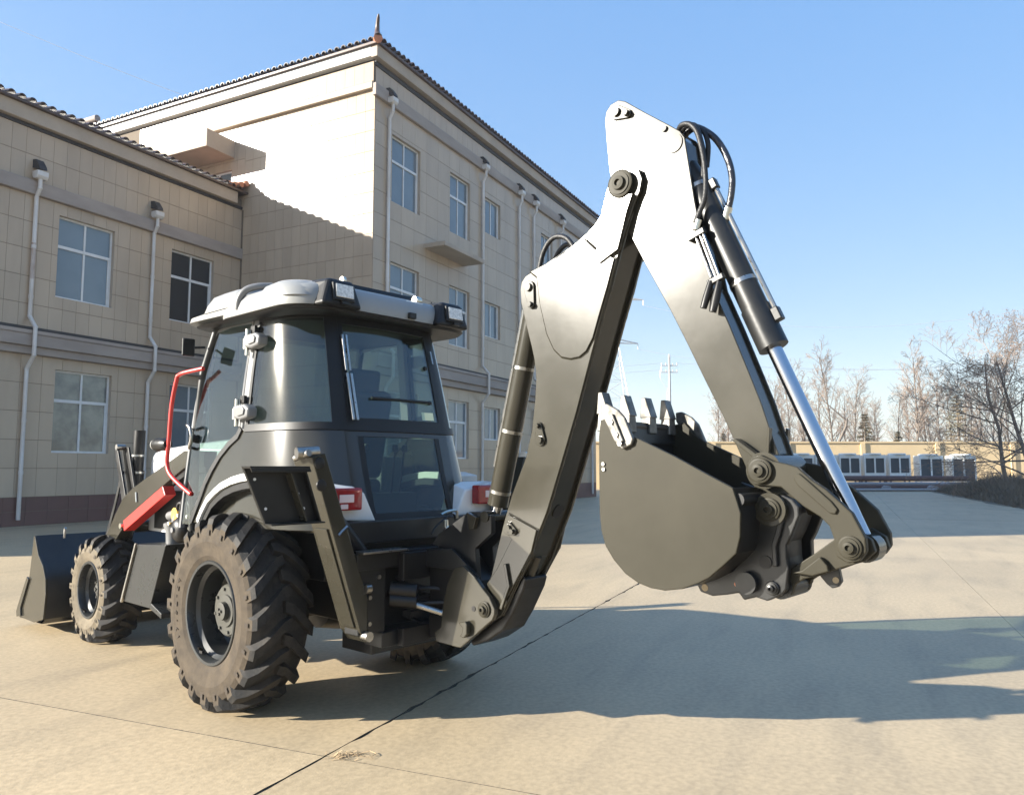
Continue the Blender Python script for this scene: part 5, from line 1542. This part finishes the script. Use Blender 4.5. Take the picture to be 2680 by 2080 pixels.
# ---- row of condenser cabinets on a skid
def condenser(x, y, w_, h_, z0):
    e = empty('condenser_cabinet', (x, y, 0))
    hw = w_ / 2
    b = MB()
    b.box(-hw, hw, 0, .9, z0, z0 + .28); b.box(-hw, hw, 0, .9, z0 + h_ - .25, z0 + h_)
    for a in (-hw, -.05, hw - .10):
        b.box(a, a + .10, 0, .9, z0 + .28, z0 + h_ - .25)
    b.box(-hw + .1, hw - .1, .25, .9, z0 + .28, z0 + h_ - .25)
    b.build('cabinet', 'cabinet', e)
    for a0, a1 in ((-hw + .10, -.05), (.05, hw - .10)):
        MB().box(a0 + .01, a1 - .01, .06, .12, z0 + .29, z0 + h_ - .26).build('coil_grille', 'louvre', e)
    MB().lathe([(hw * .78, 0), (hw * .80, .06), (hw * .74, .12), (.001, .12)], (0, .45, z0 + h_), 'z', 20, cap=False).build('fan_cowl', 'cabinet', e, smooth=40)
    b = MB()
    for a in (-hw + .05, hw - .15):
        b.box(a, a + .1, .05, .15, 0, z0); b.box(a, a + .1, .75, .85, 0, z0)
    b.build('skid_leg', 'rustpipe2', e)
    return e
units = [(2062, 1.0), (2100, 1.0), (2160, 1.0), (2222, 1.0), (2287, 1.0), (2352, 1.0), (2434, 1.12), (2519, 1.14)]
names_u = ['leftmost white condenser cabinet, seen between the arm and its bucket cylinder', 'white condenser cabinet second from the left, just right of the bucket arm', 'white condenser cabinet partly behind the chrome rod of the bucket cylinder',
           'white condenser cabinet just right of the chrome cylinder rod', 'fourth white condenser cabinet from the bare tree on the right', 'third white condenser cabinet from the bare tree on the right',
           'larger low-set white condenser cabinet, second from the bare tree', 'larger low-set white condenser cabinet nearest the bare tree']
for (px_, f), lab in zip(units, names_u):
    Y = 57.5
    big = f > 1.05
    c = condenser((px_ - 1340) / 2016 * Y, Y, 1.58 * f, 1.62 if not big else 1.92, .98 if not big else .62)
    tag(c, lab, 'condenser', 'condenser cabinets along the boundary wall')
# pipes and scrap lying in front
rp_ = random.Random(21)
pipes = [(19.5, 33.0, 55.6, .88, .20, 'rustpipe2', 'thick maroon pipe lying highest in front of the condenser cabinets'),
         (20.0, 32.0, 55.0, .50, .13, 'palepipe', 'grey steel pipe on the pile below the thick maroon pipe'),
         (20.5, 34.5, 54.4, .30, .14, 'rustpipe2', 'maroon pipe in the middle of the pile by the cabinets'),
         (21.0, 31.5, 53.9, .12, .10, 'palepipe', 'grey steel pipe lying on the ground before the pile'),
         (18.5, 33.5, 54.9, .13, .13, 'rustpipe2', 'maroon pipe at the bottom of the pile by the cabinets')]
for x0, x1, y, z, r, m, lab in pipes:
    o = MB().tube([(x0, y, z), (x1, y + rp_.uniform(-.4, .4), z)], r, 10).build('steel_pipe', m, smooth=50)
    tag(o, lab, 'pipe', 'pipes piled by the cabinets')
for i, (x, y, lab) in enumerate(((26.2, 54.2, 'pale scrap block at the left end of the pipe pile'), (29.4, 54.0, 'pale scrap block in the middle of the pipe pile'), (31.6, 53.6, 'pale block on the ground under the larger cabinets'), (33.0, 53.4, 'flat pale block nearest the scrub, before the cabinets'))):
    o = MB().prism([(x - .35, 0), (x + .4, 0), (x + .3, .34), (x - .1, .42), (x - .32, .3)], y, y + .45).build('scrap_block', 'palepipe', bev=.03)
    tag(o, lab, 'block', 'scrap by the pipe pile')
pl_ = MB().box(28.8, 36.5, 55.7, 57.3, .40, .60).build('steel_platform', 'cabinet')
tag(pl_, 'low pale platform under the two larger condenser cabinets', 'platform')
for x in (29.2, 32.6, 36.0):
    MB().box(x - .1, x + .1, 55.9, 56.2, 0, .40).build('leg', 'rustpipe2', pl_)

# ---- trees
def grow(rnd, trunk_b, twig_b, p, d, L, r, depth, spec):
    """recursive limb; thick ones go to the trunk mesh, thin ones to the crown"""
    n = 4 if depth < 2 else 2
    pts, rs_ = [p.copy()], [r]
    cur, dd = p.copy(), d.copy()
    for i in range(n):
        dd = (dd + Vector((rnd.uniform(-1, 1), rnd.uniform(-1, 1), rnd.uniform(-.4, 1) * spec['up'])) * spec['wob']).normalized()
        cur = cur + dd * (L / n)
        pts.append(cur.copy()); rs_.append(max(spec['rmin'], r * (1 - .75 * (i + 1) / n)))
    (trunk_b if depth < 2 else twig_b).tube(pts, rs_, 6 if depth == 0 else 4 if depth == 1 else 3, cap=False)
    if depth >= spec['depth']:
        spec['tips'].append((cur, dd))
        return
    k = spec['kids'][depth]
    for i in range(k):
        t = spec['start'][depth] + (1 - spec['start'][depth]) * (i + rnd.random()) / k
        seg = min(int(t * n), n - 1)
        q = pts[seg].lerp(pts[seg + 1], t * n - seg)
        ax = (pts[seg + 1] - pts[seg]).normalized()
        o = ax.orthogonal().normalized()
        o.rotate(Matrix.Rotation(rnd.uniform(0, 2 * math.pi), 3, ax))
        ang = R(rnd.uniform(*spec['ang'][depth]))
        nd = (ax * math.cos(ang) + o * math.sin(ang)).normalized()
        grow(rnd, trunk_b, twig_b, q, nd, L * rnd.uniform(*spec['len'][depth]) * (1.15 - .55 * t), max(spec['rmin'], r * (1 - .7 * t) * .45), depth + 1, spec)

def make_tree(name, seed, spec, twig, leaf=None, height=10, r=.13, lean=(0, 0)):
    rnd = random.Random(seed)
    tb, wb = MB(), MB()
    spec = dict(spec); spec['tips'] = []
    grow(rnd, tb, wb, Vector((0, 0, 0)), Vector((lean[0], lean[1], 1)).normalized(), height, r, 0, spec)
    e = empty(name)
    tb.build('trunk', 'bark', e, smooth=60)
    if leaf:
        lb_ = MB()
        for c, d_ in spec['tips']:
            for k in range(leaf[1]):
                q = c + Vector((rnd.gauss(0, leaf[2]), rnd.gauss(0, leaf[2]), rnd.gauss(0, leaf[2])))
                a = Vector((rnd.uniform(-1, 1), rnd.uniform(-1, 1), rnd.uniform(-1, 1))).normalized()
                b_ = a.orthogonal().normalized()
                s_ = leaf[3] * rnd.uniform(.6, 1.3)
                lb_.add([q - a * s_, q + b_ * s_ * .6, q + a * s_, q - b_ * s_ * .6], [(0, 1, 2, 3)])
        lb_.build('foliage', leaf[0], e)
    wb.build('crown', twig, e)
    return e

POP = dict(up=.5, wob=.08, rmin=.011, depth=3, kids=(34, 6, 4), start=(.22, .25, .2), ang=((18, 42), (25, 50), (25, 60)), len=((.16, .34), (.3, .55), (.35, .7)))
SPR = dict(up=.22, wob=.20, rmin=.008, depth=4, kids=(16, 7, 6, 3), start=(.10, .2, .15, .1), ang=((35, 78), (25, 60), (25, 65), (25, 70)), len=((.42, .75), (.35, .60), (.35, .65), (.4, .7)))
pops = [make_tree('poplar_tree', 100 + k, POP, 'twig', height=11.5, r=.13) for k in range(4)]
def conifer(name, seed, h):
    rnd = random.Random(seed)
    e = empty(name)
    MB().tube([(0, 0, 0), (.05, 0, h * .5), (0, 0, h)], [.14, .09, .02], 6).build('trunk', 'bark', e, smooth=60)
    b = MB()
    nlev = 26
    for k in range(nlev):
        t = k / nlev
        z = h * (.10 + .90 * t)
        L = (1 - t) * h * .27 * rnd.uniform(.7, 1.15) + .12
        for j in range(7):
            a = rnd.uniform(0, 2 * math.pi)
            d_ = Vector((math.cos(a), math.sin(a), rnd.uniform(-.25, .25)))
            tip = Vector((0, 0, z)) + d_ * L
            for i in range(22):
                q = Vector((0, 0, z)).lerp(tip, .15 + .85 * rnd.random())
                v = Vector((rnd.uniform(-1, 1), rnd.uniform(-1, 1), rnd.uniform(-1, .2))).normalized() * rnd.uniform(.10, .26)
                w2 = v.orthogonal().normalized() * .022
                b.add([q - w2, q + w2, q + v], [(0, 1, 2)])
    b.build('crown', 'needle', e)
    return e
cons = [conifer('spruce_tree', 200 + k, 5.5) for k in range(2)]
bigs = [make_tree('bare_tree', 301, SPR, 'twig', ('dryleaf', 1, .10, .032), height=8.2, r=.15), make_tree('bare_tree', 302, SPR, 'twig', ('dryleaf', 1, .10, .032), height=7.4, r=.13, lean=(.1, .05))]

def place(proto, used, x, y, s_, rz, lab, cat, group):
    if proto.name in used:
        o = copy_tree(proto)
    else:
        o = proto
        used.add(proto.name)
    o.location = (x, y, 0)
    o.scale = (s_, s_, s_ * 1.0)
    o.rotation_euler = (0, 0, rz)
    tag(o, lab, cat, group)
    return o
used = set()
rt_ = random.Random(77)
# poplars behind the wall: photo x (of 2680), distance, scale
PL = [(1880, 74, .72), (1905, 86, .95), (1965, 78, .80), (2020, 82, .9), (2075, 76, .86), (2112, 84, 1.02), (2150, 90, 1.0), (2185, 74, 1.08), (2228, 82, .95), (2262, 88, .80), (2300, 92, .75),
      (2345, 80, .78), (2372, 92, .92), (2400, 74, 1.06), (2424, 84, 1.02), (2462, 76, .92), (2490, 90, .95), (2540, 84, .85), (2590, 78, .95), (2640, 88, 1.0), (2050, 90, .8), (2095, 94, .95), (2205, 93, .9), (2280, 78, .7), (2440, 94, .9), (2520, 93, .95), (2570, 90, .9)]
PL.sort()
ORD = ['leftmost', 'second', 'third', 'fourth', 'fifth', 'sixth', 'seventh', 'eighth', 'ninth', 'tenth', 'eleventh', 'twelfth', 'thirteenth', 'fourteenth', 'fifteenth', 'sixteenth', 'seventeenth', 'eighteenth', 'nineteenth', 'twentieth', 'twenty-first', 'twenty-second', 'twenty-third', 'twenty-fourth', 'twenty-fifth', 'twenty-sixth', 'rightmost']
POPL = [('%s slender leafless poplar behind the cream wall' % o_) if o_ in ('leftmost', 'rightmost') else ('slender leafless poplar behind the cream wall, %s from the left' % o_) for o_ in ORD]
for i, (px_, Y, s_) in enumerate(PL):
    place(pops[i % 4], used, (px_ - 1340) / 2016 * Y, Y, s_, rt_.uniform(0, 6.28), POPL[i], 'tree', 'leafless poplars behind the wall')
CL = [(1893, 66, .85, 'brownish spruce seen between the bucket teeth and the arm'), (2265, 67, 1.18, 'tallest brown-green spruce behind the wall, beside the poplars'), (2350, 68, .90, 'short brownish spruce left of the tall pair of poplars'),
      (2508, 66, 1.45, 'dark pointed spruce just left of the russet tree'), (2165, 70, .7, 'small brown spruce close to the chrome cylinder rod')]
for i, (px_, Y, s_, lab) in enumerate(CL):
    place(cons[i % 2], used, (px_ - 1340) / 2016 * Y, Y, s_, rt_.uniform(0, 6.28), lab, 'tree', 'spruces behind the wall')
place(bigs[0], used, (2632 - 1340) / 2016 * 42, 42, .92, .6, 'spreading bare tree with russet dry leaves at the right edge, nearest of the trees', 'tree', None)
place(bigs[1], used, (2720 - 1340) / 2016 * 39, 39, 1.05, 2.2, 'bare tree cut off by the right edge of the photo', 'tree', None)
# snapped leaning trunk
sn = empty('snapped_tree', ((2178 - 1340) / 2016 * 68, 68, 0))
tag(sn, 'leaning snapped trunk standing above the wall near the chrome rod', 'tree')
MB().tube([(0, 0, 0), (.2, 0, 2.6), (.6, 0, 4.0), (1.25, 0, 5.3), (1.35, 0, 6.0)], [.16, .15, .13, .11, .10], 8).build('trunk', 'bark', sn, smooth=50)
MB().tube([(1.3, 0, 5.8), (.6, 0, 6.4), (-.6, 0, 7.5), (-1.0, 0, 8.3)], [.09, .06, .04, .02], 6).tube([(.6, 0, 6.4), (.9, .2, 7.6), (.8, .2, 8.6)], [.04, .025, .012], 5).build('crown', 'bark', sn, smooth=50)

# ---- scrub along the verge
vg = MB()
A_, B_ = Vector((18.2, 26.0, 0)), Vector((28.5, 52.5, 0))
side_ = Vector((.93, -.36, 0))
nv = 14
vs_ = []
rv = random.Random(4)
for i in range(nv + 1):
    c = A_.lerp(B_, i / nv)
    for k, (o_, z) in enumerate(((0, .0), (.6, .05), (2.5, .35), (6, .7), (14, .8))):
        j = rv.uniform(-.25, .25)
        vs_.append(c + side_ * (o_ + j) + Vector((0, 0, z + (.02 if k else .004))))
fs = []
for i in range(nv):
    for k in range(4):
        a = i * 5 + k
        fs.append((a, a + 1, a + 6, a + 5))
verge = MB().add(vs_, fs).build('verge', 'earth', smooth=60)
tag(verge, kind='structure')
sb_ = MB()
for k in range(15000):
    t = rv.random() ** .9
    o_ = abs(rv.gauss(0, 2.6)) + .1
    c = A_.lerp(B_, t) + side_ * o_
    base = .35 * min(1, o_ / 2.5) + .25 * min(1, max(0, o_ - 2.5) / 3.5)
    clump = .55 + .45 * math.sin(c.x * 1.9 + 1.3 * math.sin(c.y * .9)) * math.cos(c.y * 1.3)
    h = (.30 + .85 * min(1, o_ / 2.2)) * (.45 + .75 * clump) * rv.uniform(.5, 1.15)
    ln = Vector((rv.gauss(0, .45), rv.gauss(0, .45), 1)).normalized()
    s0 = Vector((rv.uniform(-1, 1), rv.uniform(-1, 1), 0)).normalized() * rv.uniform(.008, .022)
    p = c + Vector((0, 0, base - .05))
    m_ = p + ln * h * .6
    q = m_ + Vector((rv.gauss(0, .22), rv.gauss(0, .22), .35)) * h
    sb_.add([p - s0, p + s0, m_ + s0 * .8, q, m_ - s0 * .8], [(0, 1, 2, 4), (4, 2, 3)])
sc_o = sb_.build('scrub', 'drygrass')
tag(sc_o, 'dry grey-brown scrub along the right edge of the yard', 'scrub', kind='stuff')

# ---- transmission tower, pole, wires
Yp = 250.0
tw_ = empty('transmission_tower', ((1600 - 1340) / 2016 * Yp, Yp, 0))
tag(tw_, 'lattice transmission tower far away, seen between the boom and the bucket arm', 'pylon')
def hwid(z): return max(.55, 9.2 * max(0, 1 - z / 60.0) ** 1.12)
lv_ = [0, 9, 17, 24, 30, 35.5, 40.5, 45, 49, 53, 57, 60.5]
for sx, sy in ((-1, -1), (1, -1), (1, 1), (-1, 1)):
    MB().tube([(sx * hwid(z), sy * hwid(z) * .8, z) for z in lv_], .17, 4).build('leg', 'galv', tw_)
br2 = MB()
for z0, z1 in zip(lv_, lv_[1:]):
    a, b_ = hwid(z0), hwid(z1)
    for sy in (-1, 1):
        br2.tube([(-a, sy * a * .8, z0), (b_, sy * b_ * .8, z1)], .09, 3).tube([(a, sy * a * .8, z0), (-b_, sy * b_ * .8, z1)], .09, 3).tube([(-b_, sy * b_ * .8, z1), (b_, sy * b_ * .8, z1)], .09, 3)
    for sx in (-1, 1):
        br2.tube([(sx * a, -a * .8, z0), (sx * b_, b_ * .8, z1)], .09, 3).tube([(sx * a, a * .8, z0), (sx * b_, -b_ * .8, z1)], .09, 3)
bo = br2.build('bracing', 'galv', tw_)
bo['kind'] = 'stuff'
for z, L in ((42.5, 9.2), (57.0, 11.2)):
    b_ = MB()
    for sx in (-1, 1):
        for dz, r_ in ((0, .16), (1.6, .16)):
            for sy in (-.5, .5):
                b_.tube([(sx * hwid(z) * .5, sy, z + dz), (sx * L, 0, z - .2)], r_, 4)
        for k in range(1, 6):
            f = k / 6
            x = sx * (hwid(z) * .5 + (L - hwid(z) * .5) * f)
            b_.tube([(x, 0, z - .2 * f), (x + sx * .8, 0, z + 1.6 * (1 - f) - .2 * f)], .09, 3)
        b_.tube([(sx * L * .98, 0, z - .2), (sx * L * .98, 0, z - 1.9)], .14, 5)
    b_.build('crossarm', 'galv', tw_)
Yq = 80.0
po = empty('utility_pole', ((1755 - 1340) / 2016 * Yq, Yq, 0))
tag(po, 'slim concrete utility pole with insulators, seen above the bucket teeth', 'utility pole')
MB().tube([(0, 0, 0), (0, 0, 13.2)], [.17, .10], 10).build('pole', 'polecon', po, smooth=50)
MB().tube([(-.30, 0, 0), (-.26, 0, 9.6), (0, 0, 10.4)], .05, 6).build('stay', 'polecon', po, smooth=50)
for z in (11.6, 12.3):
    MB().box(-.85, .85, -.05, .05, z - .05, z + .05).build('crossarm', 'galv', po)
    for x in (-.8, -.35, .35, .8):
        MB().lathe([(.03, 0), (.07, .05), (.05, .10), (.07, .15), (.03, .22)], (x, 0, z + .05), 'z', 8).build('insulator', 'pipe', po, smooth=50)
MB().lathe([(.05, 0), (.11, .08), (.10, .28), (.04, .4)], (0, 0, 13.1), 'z', 10).build('pole_cap', 'pipe', po, smooth=50)
MB().tube(smooth_path([(-.8, 0, 12.3), (-1.0, 0, 11.2), (-.6, 0, 10.3), (-.1, 0, 9.6)]), .03, 5).build('jumper_wire', 'galv', po)
def wire(a, b_, sag, r_, lab):
    a, b_ = Vector(a), Vector(b_)
    pts = [a.lerp(b_, k / 14) - Vector((0, 0, sag * 4 * (k / 14) * (1 - k / 14))) for k in range(15)]
    o = MB().tube(pts, r_, 4).build('overhead_wire', 'galv', smooth=60)
    tag(o, lab, 'wire', 'overhead wires')
px0 = po.location
wire((px0.x - .8, Yq, 12.55), (-30, 84, 12.5), .8, .015, 'upper thin wire running left from the utility pole')
wire((px0.x + .8, Yq, 12.55), (70, 76, 12.5), .9, .015, 'thin wire running right from the utility pole towards the trees')
wire((px0.x - .8, Yq, 11.85), (-30, 84, 11.6), .8, .015, 'lower thin wire running left from the utility pole')
wire((tw_.location.x + 11.0, Yp, 55.0), (170, 215, 52), 9, .05, 'sagging power line leaving the top arm of the tower to the right')
wire((tw_.location.x + 9.0, Yp, 40.5), (170, 215, 38), 8, .05, 'sagging power line leaving the lower arm of the tower to the right')
wire((-42, 60, 38.0), (-10, 62, 26.6), .5, .018, 'faint wire crossing the sky above the low wing')

# ---- dry litter caught on the joint
lt = MB()
rl = random.Random(31)
for k in range(34):
    a = rl.uniform(0, math.pi)
    L = rl.uniform(.02, .09)
    c = Vector((-.92 + rl.gauss(0, .045), 4.47 + rl.gauss(0, .022), .004))
    d_ = Vector((math.cos(a), math.sin(a) * .6, 0)) * L
    up = rl.uniform(.004, .022)
    n2 = Vector((-d_.y, d_.x, 0)).normalized() * rl.uniform(.0015, .004)
    lt.add([c - d_ - n2, c - d_ + n2, c + n2 + Vector((0, 0, up)), c + d_, c - n2 + Vector((0, 0, up))], [(0, 1, 2, 4), (4, 2, 3)])
lt.tube([(-.86, 4.49, .006), (-.80, 4.50, .018), (-.76, 4.475, .012), (-.78, 4.45, .006)], .0022, 4)
lo = lt.build('dry_litter', 'straw')
tag(lo, 'small wisp of dry grass lying on the concrete joint in the foreground', 'litter')

# ---- winter haze: one closed box of thin air round everything
hm = bpy.data.materials.new('thin_winter_haze')
hm.use_nodes = True
t = hm.node_tree
t.nodes.clear()
ho = _n(t, 'ShaderNodeOutputMaterial')
pv = _n(t, 'ShaderNodeVolumePrincipled')
pv.inputs['Color'].default_value = (.93, .95, 1.0, 1)
pv.inputs['Density'].default_value = HAZE
pv.inputs['Anisotropy'].default_value = .2
t.links.new(pv.outputs[0], ho.inputs['Volume'])
M['haze'] = hm
hb_ = MB().box(-1300, 1300, -1300, 1300, -1.2, 64).build('haze', 'haze')
tag(hb_, kind='stuff')
